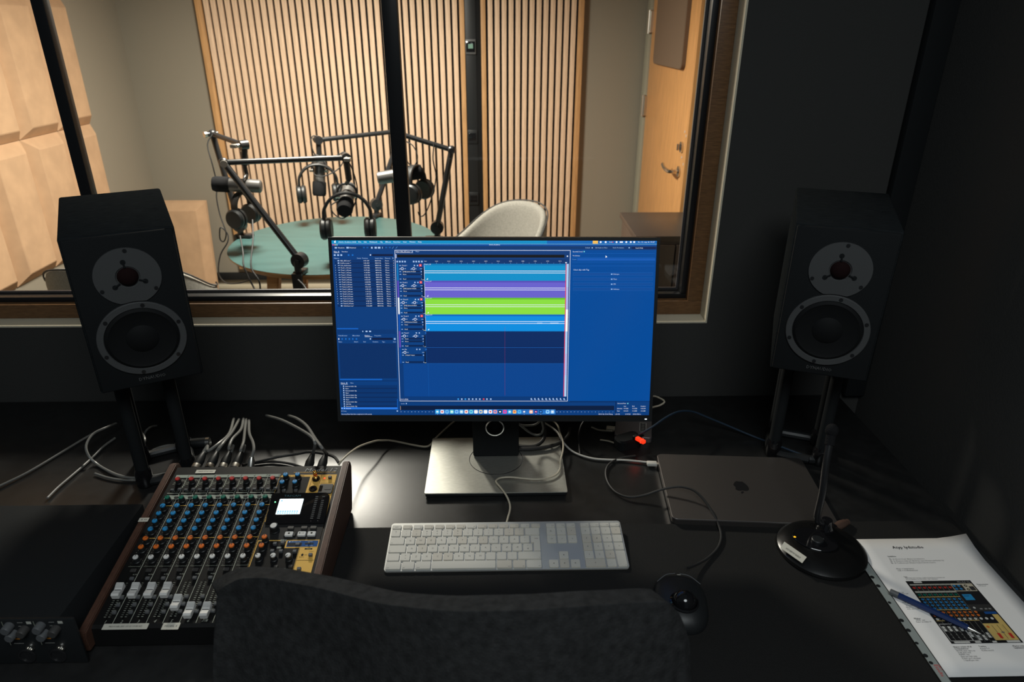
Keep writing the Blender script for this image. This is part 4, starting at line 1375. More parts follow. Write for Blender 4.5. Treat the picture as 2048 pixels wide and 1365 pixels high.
for i in range(8):
    x = LXN(i)
    if i < 7:
        F.rect(x - 0.35, 8, x + 0.35, 316, z1_, LNE)
    for yy, col in ((246.5, YEL), (172.5, YEL), (277, LNE)):
        F.rect(x - 22.5, yy - 0.6, x - 1.5, yy + 0.6, z1_, col)
    F.rect(x - 22, 113.5, x - 2, 114.2, z1_, (0.22, 0.24, 0.2))
    # scale marks round the knobs and along the fader
    for yy in (236.8, 219, 201.4, 183.5, 163.4, 145.3, 124.0, 256.7):
        for k in range(11):
            a = R(-60 + 30 * k)
            if 1 <= k <= 9:
                F.disc(CXN(i) + 9.4 * math.cos(a), yy - 3 + 9.4 * math.sin(a), 0.5, 0.5, z1_, (0.30, 0.32, 0.27), 5)
    for k in range(12):
        a0, a1 = R(-45 + 20 * k), R(-45 + 20 * k + 12)
        F.poly([(CXN(i) + 3 + r * math.cos(q), 300 + r * math.sin(q), z1_) for r, q in ((9.5, a0), (10.2, a0), (10.2, a1), (9.5, a1))], (0.42, 0.44, 0.36))
        F.poly([(CXN(i) + 3 + r * math.cos(q), 300 + r * math.sin(q), z1_) for r, q in ((11.6, a0), (12.2, a0), (12.2, a1), (11.6, a1))], (0.42, 0.44, 0.36))
    fx = 16.5 + 25.1 * i
    for k in range(18):
        yy = 20 + k * 3.6
        for sx in (-1, 1):
            F.rect(fx + sx * 3.2 - 1.6, yy, fx + sx * 3.2 + 1.6, yy + 0.7, z1_, (0.30, 0.32, 0.27) if k % 3 else LNE)
    F.rect(fx - 0.9, 14, fx + 0.9, 88, z1_, (0.003, 0.003, 0.003))
    F.text('MUTE', x - 4.5, 97, 1.9, z1_, LNE, 'c')
    F.text('MAIN', x - 4.5, 57.5, 1.9, z1_, LNE, 'r')
    F.text('SUB', x - 4.5, 44, 1.9, z1_, LNE, 'r')
    F.text('REC', x - 4.5, 30.5, 1.9, z1_, LNE, 'r')
    F.text('LOW CUT', CXN(i) + 2, 281, 2.0, z1_, LNE, 'c')
# master section
F.rect(204.5, 2, 311.5, 321, z1_, YEL)
F.rect(205.8, 274, 262, 315.5, z2_, DRK)
F.rect(205, 60, 206.2, 321, z2_, DRK)
F.rect(205.5, 165, 311.5, 206, z2_, TR_)
F.poly([(207.5, 101, z2_), (280.5, 101, z2_), (280.5, 147.5, z2_), (255, 147.5, z2_), (255, 163, z2_), (207.5, 163, z2_)], DRK)
F.rect(256.5, 149, 311, 163.6, z2_, YEL)
F.rect(257.5, 150, 310, 162.8, z3_, BLU)
F.rect(258.5, 151.5, 283, 158.5, z4_, (0.02, 0.022, 0.025))
F.text('Bluetooth', 264, 159.6, 2.6, z4_, (0.45, 0.6, 0.75), sx=1.15)
F.disc(261.3, 160.8, 1.2, 1.6, z4_, (0.6, 0.7, 0.8))
F.rect(288, 154.5, 303, 158, z4_, (0.02, 0.03, 0.04))
F.text('ASSIGN', 296, 160, 1.8, z4_, (0.5, 0.6, 0.7), 'c')
F.text('1-10   MAIN', 296, 151.3, 1.8, z4_, (0.5, 0.6, 0.7), 'c')
F.rect(290, 144, 303, 147, z2_, DRK)
F.text('CLICK', 296.5, 144.6, 1.9, z3_, (0.7, 0.6, 0.3), 'c')
F.text('START', 303, 138.5, 2.0, z2_, DRK, 'c')
F.text('STOP', 303, 125, 2.0, z2_, DRK, 'c')
F.text('TEMPO', 288.5, 127.5, 2.0, z2_, DRK, 'c')
F.disc(289, 133, 2.0, 2.6, z2_, DRK)
F.rect(292, 132.8, 297, 133.3, z2_, DRK)
F.rect(282, 121.5, 311, 122.1, z2_, DRK)
F.rect(281.2, 60, 281.8, 147, z2_, DRK)
F.rect(257, 60, 257.6, 99, z2_, DRK)
F.text('MASTER  EQUALIZER', 210, 316.6, 2.6, z2_, DRK, sx=1.2)
F.textw('MIXER/INTERFACE/RECORDER/CONTROLLER', 228, 326.2, 80, 2.6, z1_, YEL)
F.textw('Model 12', 247, 329.6, 62, 9.2, z1_, (0.40, 0.41, 0.40), shear=0.22)
for x in (241, 266, 291.5):
    F.rect(x - 1.1, 30, x + 1.1, 88, z2_, (0.004, 0.004, 0.004))
    for k in range(8):
        F.rect(x - 6, 80 - k * 6, x - 3, 80.6 - k * 6, z2_, DRK)
        F.rect(x + 3, 80 - k * 6, x + 6, 80.6 - k * 6, z2_, DRK)
for x in (252, 277):
    F.disc(x + 2, 98, 1.6, 1.6, z2_, DRK)
    F.text('MUTE', x + 3, 92.5, 1.8, z2_, DRK, 'c')
for yy in (131, 126, 104.5):
    F.text('SUB\u2013MAIN' if yy < 110 else 'ON', 240, yy, 2.0, z3_, (0.35, 0.45, 0.35), 'c')
    F.text('MIX', 266, yy, 2.0, z3_, (0.35, 0.45, 0.35), 'c')
F.rect(244.5, 162, 255, 166, z3_, (0.3, 0.32, 0.28))
F.text('SUB', 249.7, 162.8, 2.4, z4_, DRK, 'c')
F.rect(242, 147, 250, 150.5, z3_, (0.3, 0.32, 0.28))
for x, s in ((256, 'MENU'), (279, 'REW'), (295.5, 'FF')):
    F.text(s, x, 199.3, 1.9, z3_, (0.4, 0.42, 0.42), 'c')
F.text('POWER', 300, 307, 1.9, z2_, DRK, 'c')
F.text('PHONES', 276, 303, 1.9, z2_, DRK, 'c')
F.rect(282.6, 279, 283.2, 321, z2_, DRK)
F.rect(266.2, 276, 266.8, 316, z2_, DRK)
F.rect(283, 298, 311, 298.6, z2_, DRK)
flat('panel_print', F, M_PRINT, t, PM)

# --- knobs: a black skirted body with a coloured, notched cap
KB = G().lathe([(6.2, 0.2), (6.2, 2.2), (5.2, 3.0), (4.6, 10.2), (4.4, 10.6)], 18).mesh('knob', M_BLACKPL)
CAPM = {}
for cn, m_ in M_CAP.items():
    g = G().lathe([(4.5, 10.5), (4.5, 12.0), (3.9, 12.8), (0, 13.0)], 18)
    g.b2((-0.55, 0.4, 12.2), (0.55, 4.56, 13.15), 0, 1)
    CAPM[cn] = g.mesh('cap', [m_, M_INK if cn != 'blue' else M_INK])


def knob(x, y, cn, turn, sc=1.0, name='knob'):
    o = link(name, KB, t, mx=PM @ T(x, y, 0) @ RZ(R(turn)) @ Matrix.Diagonal((sc, sc, 1, 1)))
    link('knob_cap', CAPM[cn], o)
    return o


rowsk = [('red', 303.0, -60), ('green', 256.7, 40), ('blue', 236.8, 175), ('blue', 219.0, 0), ('blue', 201.4, 0), ('blue', 183.5, -75), ('orange', 163.4, -60), ('orange', 145.3, 5), ('white', 124.0, 0)]
for cn, y, tn in rowsk:
    for i in range(8):
        knob(CXN(i) + (1.4 if cn == 'red' else 0), y, cn, tn + random.uniform(-12, 12))
for cn, y, tn in (('orange', 163.4, 10), ('orange', 145.3, 5), ('white', 124.0, 60)):
    knob(219.4, y, cn, tn)
knob(244.5, 124.0, 'white', 140)
knob(269.3, 124.0, 'white', 140)
knob(216.0, 90.0, 'orange', 0)
for x, y in ((218.0, 311.5), (240.5, 311.5), (216.5, 292.5), (240.0, 292.5)):
    knob(x, y, 'blue', 0)
g = G().lathe([(8.5, 0.2), (8.5, 2), (7.6, 3), (7.2, 13), (6.2, 14), (5.4, 13.6), (0, 13.6)], 28)
dl = obj('dial', g, M_BLACKPL, t, mx=PM @ T(229.5, 185.5, 0.3))
obj('knob_cap', G().lathe([(5.6, 13.4), (5.4, 14.2), (0, 14.4)], 24), M_CAP['white'], dl)

# --- buttons
BT = {}


def button(x, y, w, h, z, m, name='button', z0=0.3):
    k = (w, h, z, m.name)
    if k not in BT:
        BT[k] = G().prism(rrect(w, h, min(w, h) * 0.15, 0, 0, 2), 0, z, 0.6).mesh(name, m)
    return link(name, BT[k], t, mx=PM @ T(x, y, z0))


for i in range(8):
    x = LXN(i) - 5.0
    button(CXN(i) + 1.5, 105.5, 9.5, 6.0, 1.8, M_DARKBTN, 'mute_button')
    button(x, 89.0, 6.6, 4.6, 3.6, M_GREYBTN)
    for y in (53.5, 40.0, 26.8):
        button(x, y, 6.2, 4.6, 3.6, M_GREYBTN)
    button(CXN(i) + 9.5, 285.5, 7.5, 4.2, 3.4, M_GREYBTN, 'low_cut_button')
    button(CXN(i) - 4.0, 285.0, 7.0, 3.6, 2.2, M_GREYBTN, 'input_switch')
    button(CXN(i) + 10.5, 265.5, 7.0, 3.8, 2.6, M_DARKBTN, 'input_switch')
for x, y, m_ in ((253, 85.5, M_GREYBTN), (278, 85.5, M_GREYBTN), (291, 103, M_GREYBTN), (303, 84.5, M_GREYBTN), (238, 155.5, M_GREYBTN), (250.5, 157, M_GREYBTN), (237.5, 140, M_GREYBTN), (252, 139.5, M_GREYBTN),
                 (275.3, 138.5, M_GREYBTN), (303.5, 131, M_GREYBTN), (252, 107.5, M_DARKBTN), (276, 107.5, M_DARKBTN), (300.5, 311, M_DARKBTN), (222, 278, M_GREYBTN), (244, 278, M_GREYBTN)):
    button(x, y, 6.4, 5.0, 4.6, m_)
button(276.3, 154.8, 7.5, 4.6, 2.4, M_GREYBTN, z0=0.7)
button(295.5, 156.2, 3.6, 3.0, 3.0, M_GREYBTN, 'slide_switch', 0.7)
for x in (256, 279.5, 295.5):
    button(x, 190.5, 11.0, 5.4, 2.8, M_DARKBTN, 'function_button')
for x, s in ((256.5, 'stop'), (278.5, 'play'), (295.5, 'record')):
    o = button(x, 176, 14.0, 9.2, 3.6, M_WHITEBTN, 'transport_button')
    Fb = Flat()
    if s == 'stop':
        Fb.rect(-1.7, -0.8, 1.7, 2.2, 3.65, DRK)
    elif s == 'play':
        Fb.poly([(-4.5, -0.8, 3.65), (-1.5, 0.8, 3.65), (-4.5, 2.4, 3.65)], DRK)
        Fb.text('/ II', -0.8, -0.8, 3.0, 3.65, DRK)
    else:
        Fb.disc(0, 0.7, 1.9, 1.9, 3.65, DRK)
    link('symbol', Fb.mesh('symbol', M_PRINT), o)
button(257.8, 176, 20.5, 8.0, 2.0, M_BLACKPL, 'button_surround')
# --- faders
g = G()
fp = [(-11.5, 3.0), (-11.5, 10.5), (-8.5, 12.3), (-2.0, 9.6), (-0.7, 9.4), (0.0, 8.6), (0.7, 9.4), (2.0, 9.8), (11.0, 13.6), (12.0, 12.4), (11.5, 3.0)]
a = [g.bm.verts.new((-6.0, y, z)) for y, z in fp]
b = [g.bm.verts.new((6.0, y, z)) for y, z in fp]
g.bm.faces.new(a)
g.bm.faces.new(list(reversed(b)))
for i in range(len(fp)):
    j = (i + 1) % len(fp)
    g.bm.faces.new((a[i], b[i], b[j], a[j])).material_index = 1 if i in (4, 5) else 0
bmesh.ops.bevel(g.bm, geom=[e for e in g.bm.edges if abs(e.verts[0].co.x) == 6 and abs(e.verts[1].co.x) == 6 and e.verts[0].co.x == e.verts[1].co.x], offset=0.7, segments=2, affect='EDGES')
for k in range(4):
    g.b2((-5.6, 3.6 + k * 1.8, 9.9 + k * 0.76), (5.6, 4.2 + k * 1.8, 10.75 + k * 0.76), 0, 2)
FM = g.mesh('fader_cap', [M_FADER, M_INK, M_CAP['grey']])
ST = G().b2((-1.0, -2.0, -0.2), (1.0, 2.0, 3.4)).mesh('fader_stem', M_BLACKMET)
for i, y in enumerate((62, 62, 62, 62, 39, 25, 24.5, 24.5)):
    o = link('fader_cap', FM, t, mx=PM @ T(16.5 + 25.1 * i, y, 0.0))
    link('fader_stem', ST, o)
for x in (241, 266, 291.5):
    o = link('fader_cap', FM, t, mx=PM @ T(x, 42, 0.0))
    link('fader_stem', ST, o)
# --- display housing
g = G()
hp = [(205, 266, 0.4), (303.5, 266, 0.4), (310.5, 259, 0.4), (312, 199, 0.4), (209, 199, 0.4)]
a = [g.bm.verts.new(p) for p in hp]
b = [g.bm.verts.new((p[0], p[1], 9.0 if p[1] > 230 else 3.0)) for p in hp]
g.bm.faces.new(b)
g.bm.faces.new(list(reversed(a)))
for i in range(5):
    j = (i + 1) % 5
    g.bm.faces.new((a[i], b[i], b[j], a[j]))
hs = obj('display_housing', g, M_GLOSSBLK, t, mx=PM, ang=20)
HM = T(258.5, 232.5, 6.05) @ RX(math.atan2(6.0, 64.0))
obj('lcd', G().prism(rrect(43, 34, 1.0, -14.5, 3, 2), -0.2, 0.3, 0), M_LCD, hs, mx=HM)
Fl = Flat()
for k in range(9):
    Fl.rect(-34 + k * 4.2, -9.5, -34 + k * 4.2 + 3.2, -6.2, 0.5, (0.30, 0.68, 0.95))
    Fl.rect(-34 + k * 4.2, -13.0, -34 + k * 4.2 + 3.4, -10.4, 0.5, (0.35, 0.75, 1.0))
Fl.rect(-33, 14, -30, 17, 0.5, (0.25, 0.6, 0.9))
link('lcd_readout', Fl.mesh('lcd_readout', M_SCREEN), hs, mx=HM)
Fl = Flat()
Fl.textw('TASCAM', -30, 24.5, 30, 4.6, 0.4, (0.02, 0.09, 0.12))
for k in range(12):
    for x in (27.5, 39.5):
        Fl.rect(x, -24 + k * 4.3, x + 5, -22.2 + k * 4.3, 0.4, (0.10, 0.105, 0.105))
Fl.text('L', 30, -30, 2.6, 0.4, (0.10, 0.10, 0.10), 'c')
Fl.text('R', 42, -30, 2.6, 0.4, (0.10, 0.10, 0.10), 'c')
link('meter_marks', Fl.mesh('meter_marks', M_PRINT), hs, mx=HM)['kind'] = 'stuff'
obj('status_light', G().lathe([(1.4, 0), (1.2, 1.0), (0, 1.4)], 12, HM @ T(-43, 13, 0.1)), M_GREENLED, hs)
obj('power_light', G().lathe([(1.3, 0), (1.1, 1.0), (0, 1.4)], 12, PM @ T(290.0, 311, 0.3)), M_REDLED, t)
# card door, headphone sockets and plug
obj('card_door', G().prism(rrect(26, 24, 3, 298, 282.5, 3), 0.3, 2.6, 0.8).prism(rrect(6, 15, 1, 289, 282.5, 2), 2.5, 2.9, 0, 1).prism(rrect(12, 9, 1, 302, 284, 2), 2.5, 3.0, 0), [M_BLACKPL, M_GLOSSBLK], t, mx=PM)
for y in (309.0, 283.0):
    obj('phones_socket', G().lathe([(7.4, 0.3), (7.4, 2.0), (6.6, 3.2), (3.6, 3.2), (3.2, 0.6), (0, 0.5)], 24, PM @ T(274.5, y, 0)), M_GLOSSBLK, t)
pg = tag(obj('headphone_plug', G().lathe([(3.1, 0.8), (4.4, 3.4), (4.4, 7), (3.4, 8), (3.4, 20), (2.6, 20.6), (1.6, 19)], 20, Matrix.Translation((MO.x, MO.y, DZ + 0.0036)) @ PM @ T(274.5, 309, 0)), M_GOLD),
         'gold adapter plug standing in the mixer\'s headphone socket', 'plug')
obj('insulator_ring', G().lathe([(3.55, 12.0), (3.55, 15.0)], 20, Matrix.Translation((MO.x, MO.y, DZ + 0.0036)) @ PM @ T(274.5, 309, 0)), M_CAP['red'], pg)
# --- label tapes stuck on the console
for nm, x, y, w, h, s, skew in (('tape', 52, 3.2, 68, 10.0, 'MIKROFONER (SKRU OPP DE SOM BRUKES)', 0), ('tape', 120.5, 2.6, 26, 11.5, 'MOBIL 5', 0), ('tape', 59, 332, 37, 9.0, 'MIKROFON INN', 0), ('tape', -3.0, 206, 17, 9.0, '10', 0)):
    zz = 9.3 if x < 0 else 0.6
    o = obj('label_tape', G().prism(rrect(w, h, 0.8, 0, 0, 2), 0, 0.25, 0), M_LABEL, t, mx=PM @ T(x, y, zz))
    Fl = Flat()
    Fl.textw(s, -w * 0.37, -1.3, w * 0.74, 2.9, 0.35, (0.02, 0.02, 0.02))
    link('lettering', Fl.mesh('lettering', M_PRINT), o)

# ================================================================== keyboard
KT = R(5.9)
t = thing('keyboard', 'full-size aluminium keyboard with off-white keys on the desk pad edge', 'keyboard', (0.013, 0.927, PZ))
KM = T(0, 0, 0.0030) @ RX(KT) @ Matrix.Scale(0.001, 4) @ T(-215.5, 0, 0)
obj('tray', G().prism(rrect(431, 114, 6, 215.5, 57, 5), -2.2, 1.0, 0.4), M_ALU, t, mx=KM)
obj('underside', G().prism(rrect(424, 70, 5, 215.5, 60, 4), -3.0, -2.1, 0), M_WHITEBTN, t, mx=KM)
g = G()
for x in (20, 411):
    g.b2((x - 14, 98, -13.0), (x + 14, 111, -2.2), 1.5)
g.b2((40, 104, -12.6), (391, 111, -2.2), 2.0)
obj('rear_riser', g, M_WHITEBTN, t, mx=KM)
KEYM = {}
U, X0K, GAP = 19.05, 2.8, 2.5


def key(x, y, w, h, leg='', pos='c', two=None):
    """x, y = lower left corner; leg = legend"""
    worn = random.random() < 0.22
    k = (round(w, 2), round(h, 2), worn)
    if k not in KEYM:
        KEYM[k] = G().prism(rrect(w, h, 1.5, 0, 0, 2), 0.8, 3.2, 0.45).mesh('key', M_KEYDIRTY if worn else M_KEY)
    o = link('key', KEYM[k], t, mx=KM @ T(x + w / 2, y + h / 2, 0))
    if leg or two:
        Fl = Flat()
        c = (0.10, 0.10, 0.095)
        if two:
            Fl.text(two[0], 0, 1.6, 3.0, 3.26, c, 'c')
            Fl.text(two[1], 0, -4.6, 3.0, 3.26, c, 'c')
        elif pos == 'c':
            Fl.text(leg, 0, -1.6, 3.6, 3.26, c, 'c')
        elif pos == 'bl':
            Fl.text(leg, -w / 2 + 1.8, -h / 2 + 2.0, 2.2, 3.26, c)
        elif pos == 'br':
            Fl.text(leg, w / 2 - 1.8, -h / 2 + 2.0, 2.2, 3.26, c, 'r')
        elif pos == 'arrow':
            a = {'L': 180, 'R': 0, 'U': 90, 'D': -90}[leg]
            Fl.poly([(1.6 * math.cos(R(a + q)), 1.6 * math.sin(R(a + q)), 3.26) for q in (0, 125, 235)], c)
        elif pos == 'dot':
            Fl.rect(-1.8, -0.2, 1.8, 1.2, 3.26, c)
        link('legend', Fl.mesh('legend', M_PRINT), o)
    return o


def row(y, x, items, h=16.55):
    for it in items:
        w = it[0] * U - GAP
        key(x, y, w, h, *it[1:])
        x += it[0] * U
    return x


Y = [3.0 + U * k for k in range(5)]
YF = 3.0 + 5 * U
for k in range(14):
    key(X0K + k * 19.97, YF, 16.6, 8.6, 'esc' if k == 0 else ('F%d' % k if k < 13 else ''), 'br' if 0 < k < 13 else 'c')
row(Y[4], X0K, [(1, '', 'c', ("$", "'"))] + [(1, '', 'c', (a, b)) for a, b in zip('!"#%%&/()=?`', '1234567890+\\')][:3] + [(1, '', 'c', ('\u20ac', '4'))] + [(1, '', 'c', (a, b)) for a, b in zip('%&/()=?^', '567890+-')] + [(1.5, '<', 'br')])
row(Y[3], X0K, [(1.5, '->|', 'bl')] + [(1, c) for c in 'QWERTYUIOP\u00c5'] + [(1, '', 'c', ('^', '~'))])
row(Y[2], X0K, [(1.75, 'A', 'bl')] + [(1, c) for c in 'ASDFGHJKL\u00d8\u00c6'] + [(1, '', 'c', ('*', '@'))])
row(Y[1], X0K, [(1.25, 'o', 'bl'), (1, '', 'c', ('>', '<'))] + [(1, c) for c in 'ZXCVBNM'] + [(1, '', 'c', (';', ',')), (1, '', 'c', (':', '.')), (1, '', 'c', ('_', '-')), (2.25, 'o', 'br')])
row(Y[0], X0K, [(1.5, 'ctrl', 'bl'), (1.25, 'alt', 'bl'), (1.5, 'cmd', 'bl'), (6,), (1.5, 'cmd', 'br'), (1.25, 'alt', 'br'), (1.5, 'ctrl', 'br')])
# the L-shaped return key
g = G()
x0, x1, xm = X0K + 13.5 * U - 0.0, X0K + 14.5 * U - GAP, X0K + 13.75 * U
pts = [(xm, Y[2]), (x1, Y[2]), (x1, Y[3] + 16.55), (x0 - 0.0, Y[3] + 16.55), (x0, Y[3]), (xm, Y[3])]
o = obj('key', g.prism(pts, 0.8, 3.2, 0.45), M_KEY, t, mx=KM)
Fl = Flat()
Fl.rect(xm + 2, Y[3] + 9.2, xm + 9, Y[3] + 9.9, 3.26, (0.10, 0.10, 0.095))
link('legend', Fl.mesh('legend', M_PRINT), o)
XN = 290.0
for k in range(3):
    key(XN + k * U, YF, 16.6, 8.6, 'F%d' % (13 + k), 'br')
for k, s in enumerate(('fn', '\\', '^')):
    key(XN + k * U, Y[4], 16.55, 16.55, s)
for k, s in enumerate(('->', '/', 'v')):
    key(XN + k * U, Y[3], 16.55, 16.55, s)
key(XN + U, Y[1], 16.55, 16.55, 'U', 'arrow')
for k, s in enumerate('LDR'):
    key(XN + k * U, Y[0], 16.55, 16.55, s, 'arrow')
XP = 354.2
for k in range(4):
    key(XP + k * U, YF, 16.6, 8.6, 'F%d' % (16 + k), 'br')
for r_, ss in ((4, ('x', '=', '/', '*')), (3, '789-'), (2, '456+'), (1, '123')):
    for k, s in enumerate(ss):
        key(XP + k * U, Y[r_], 16.55, 16.55, s)
key(XP, Y[0], 2 * U - GAP, 16.55, '0')
key(XP + 2 * U, Y[0], 16.55, 16.55, ',')
key(XP + 3 * U, Y[0], 16.55, U + 16.55, 'x', 'br')

# ================================================================== laptop, closed
t = thing('laptop', 'closed space-grey laptop with dark fruit emblem on its lid', 'laptop', (0.4955, 1.1465, DZ + 0.0005), R(-4.2))
LWd, LD = 0.3126, 0.2212
obj('lower_case', G().prism(rrect(LWd, LD, 0.011, 0, 0, 6), 0.0025, 0.0105, 0.0), M_SPACEGREY, t)
obj('lid', G().prism(rrect(LWd, LD, 0.011, 0, 0, 6), 0.0110, 0.0155, 0.0012), M_SPACEGREY, t)
obj('seal', G().prism(rrect(LWd - 0.004, LD - 0.004, 0.010, 0, 0, 6), 0.0104, 0.0111, 0.0), M_BLACKPL, t)
for sx in (-1, 1):
    for sy in (-1, 1):
        obj('rubber_foot', G().lathe([(0.009, 0), (0.009, 0.0026)], 16, T(sx * 0.125, sy * 0.085, 0)), M_MATTEBLK, t)
Fl = Flat()
ap = [(0.0, -0.0165), (0.005, -0.0175), (0.0095, -0.014), (0.0135, -0.0075), (0.0145, -0.003), (0.0125, 0.0015), (0.012, 0.006), (0.0138, 0.0105), (0.0105, 0.0145), (0.0055, 0.0152), (0.0, 0.0135), (-0.0055, 0.0152), (-0.0105, 0.0142), (-0.0138, 0.0095), (-0.0145, 0.0035), (-0.0135, -0.003), (-0.0105, -0.0105), (-0.0065, -0.0165)]
Fl.poly([(-x * 1.0, -y, 0.01565) for x, y in ap][::1], (0.008, 0.008, 0.009))
Fl.poly([(x, -y, 0.01565) for x, y in ((0.0008, 0.0165), (0.0008, 0.0205), (-0.003, 0.0242), (-0.0052, 0.0242), (-0.0052, 0.0205), (-0.003, 0.0172))], (0.008, 0.008, 0.009))
flat('lid_emblem', Fl, M_PRINT, t)
p0 = dp(1318, 928, DZ + 0.0065)
t2 = thing('charging_plug', 'white charging plug in the laptop\'s left side', 'plug', (p0.x - 0.012, p0.y - 0.001, DZ + 0.0005), R(-4))
obj('plug_body', G().box((-0.004, 0, 0.007), (0.022, 0.013, 0.0075), 0.002), M_WHITECAB, t2)
obj('connector', G().box((0.0092, 0, 0.007), (0.006, 0.009, 0.003), 0.0006), M_STEEL, t2)

# ================================================================== document in a pocket, binder below, pen
AX, AY = 0.6545, 0.6950      # lower left corner of the sheet
zb = DZ + 0.0036
tag(obj('binder', G().prism(rrect(0.226, 0.30, 0.004, 0.7615, 0.8465), zb, zb + 0.0040, 0.0006), M_MATTEBLK), 'thin black folder lying under the printed studio instructions', 'folder')
zq = zb + 0.0043
t = thing('document', 'printed instruction sheet for the sound studio in a punched plastic pocket', 'paper', (AX, AY, zq))
g = G()
nx, ny = 8, 10
vs = []
for j in range(ny + 1):
    vs.append([])
    for i in range(nx + 1):
        u, v = i / nx, j / ny
        z = 0.0005 + 0.010 * max(0, u - 0.80) / 0.2 * max(0, v - 0.85) / 0.15
        vs[-1].append(g.bm.verts.new((u * 0.210, v * 0.297, z)))
for j in range(ny):
    for i in range(nx):
        g.bm.faces.new((vs[j][i], vs[j][i + 1], vs[j + 1][i + 1], vs[j + 1][i]))
sh = obj('sheet', g, M_PAPER, t, ang=60)
md = sh.modifiers.new('s', 'SOLIDIFY')
md.thickness = 0.0006
md.offset = 0
obj('pocket_strip', G().b2((-0.0150, -0.012, 0.0002), (-0.0012, 0.298, 0.0008)), M_POCKET, t)
obj('pocket_weld', G().b2((-0.0018, -0.012, 0.0008), (-0.0006, 0.298, 0.0011)), M_BLACKPL, t)
Fl = Flat()
for px, py, rr in ((1710.5, 1105, 2.6), (1718, 1116, 3.6), (1731, 1135, 2.6), (1744.5, 1155, 3.6), (1756.5, 1172.5, 3.6), (1779, 1206, 2.7), (1803, 1241.5, 3.6), (1817, 1261.5, 3.6), (1833.5, 1287, 2.7), (1851, 1312, 3.6), (1862, 1326.5, 3.0)):
    p = dp(px, py, zq + 0.0009) - Vector((AX, AY, 0))
    Fl.disc(p.x, p.y, rr * 0.001, rr * 0.001, 0.00095, (0.012, 0.013, 0.014))
Fl.text('Esselte', -0.0100, 0.022, 0.0058, 0.00095, (0.55, 0.02, 0.02), rot=R(-90), sx=0.95)
Fl.text('54873', -0.0042, 0.022, 0.0030, 0.00095, (0.55, 0.02, 0.02), rot=R(-90))
flat('punch_holes', Fl, M_PRINT, t)


def pp(px, py):
    p = dp(px, py, zq + 0.0012)
    return p.x - AX, p.y - AY


def p6(x, y):
    return pp(1650 + x / 4.334, 1050 + y / 4.334)


INK = (0.035, 0.037, 0.045)
Fl = Flat()
ZP = 0.0011


def pt(s, x, y, h, bold=False):
    a = p6(x, y)
    Fl.text(s, a[0], a[1], h, ZP, INK)
    if bold:
        Fl.text(s, a[0] + h * 0.06, a[1], h, ZP, INK)


pt('Atyp lydstudio', 590, 208, 0.0070, True)
pt('Sjekkliste:', 545, 280, 0.0029, True)
for k, s in enumerate(('Er Model 12 p\u00e5? (Bryter p\u00e5 baksiden.)', 'Er Phantom milj\u00f8 p\u00e5? (R\u00f8dt lys oppe til h\u00f8yre p\u00e5 Model 12)', 'Er Telefonen p\u00e5? (Husker bryter helt til venstre)')):
    x, y = 590 + k * 8, 303 + k * 17
    pt(s, x, y, 0.0027)
    a = p6(x - 28, y)
    Fl.rect(a[0], a[1], a[0] + 0.0030, a[1] + 0.0030, ZP, INK)
    Fl.rect(a[0] + 0.0004, a[1] + 0.0004, a[0] + 0.0026, a[1] + 0.0026, ZP + 0.0001, (0.62, 0.61, 0.60))
pt('Main = h\u00f8yttalere', 622, 388, 0.0031)
pt('Sub = hodetelefoner', 634, 403, 0.0031)
pt('Tale:', 685, 457, 0.0025, True)
pt('Skyv fader til 0 streken, trykk ned knappen ved siden av', 697, 466, 0.0022)
pt('p\u00e5 den kanalen du skal bruke, start opptaket', 705, 478, 0.0022)
pt('Phantom-bryter', 1318, 521, 0.0022, True)
pt('r\u00f8dt lys p\u00e5', 1330, 534, 0.0022)
for x, y, s, b_ in ((640, 590, 'Knapp', False), (665, 603, 'skal ned', False), (675, 680, 'Rek', True), (690, 692, 'trykk ned', False), (705, 706, 'knappene for', False), (705, 720, 'kanalene', False), (715, 735, 'som skal brukes', False),
                    (772, 818, 'Effekter:', True), (790, 832, 'SEND opp', False), (793, 848, 'Fader p\u00e5 maks 10', False)):
    pt(s, x, y, 0.0025, b_)
for x, y, s, b_ in ((1115, 1066, 'Skyver volum til til', True), (1128, 1082, 'hodetelefoner', True), (1142, 1100, 'MUTE skal v\u00e6re av', False), (1156, 1116, 'SUB skal ned', False), (1166, 1132, 'MAIN opp', False), (1180, 1149, 'Skyv p\u00e5 rett niv\u00e5', False), (1192, 1166, 'Fader p\u00e5 0 streken', False), (1205, 1183, '1 kanal per mic', False),
                    (1336, 1062, 'Telefon', True), (1350, 1080, 'Kanal 5-6', False), (1362, 1097, 'Koble mobil', False), (1630, 1058, 'Master volum', True), (1643, 1074, 'h\u00f8yttalere', True)):
    pt(s, x, y, 0.0027, b_)
# the printed picture of a console
q0, q1, q2 = p6(1098, 1033), p6(1722, 1024), p6(703, 490)
iw, ih = q1[0] - q0[0], q2[1] - q0[1]
ix, iy = q0
ZI = [ZP + 0.0001 * k for k in range(6)]
Fl.rect(ix, iy, ix + iw, iy + ih, ZI[0], (0.010, 0.010, 0.011))
PI_ = lambda x, y: (ix + iw * x / 318, iy + ih * y / 345)


def pr(x0, y0, x1, y1, z, c):
    a, b = PI_(x0, y0), PI_(x1, y1)
    Fl.rect(a[0], a[1], b[0], b[1], ZI[z], c)


def pd(x, y, r, z, c, n=8):
    a = PI_(x, y)
    Fl.disc(a[0], a[1], iw * r / 318, iw * r / 318, ZI[z], c, n)


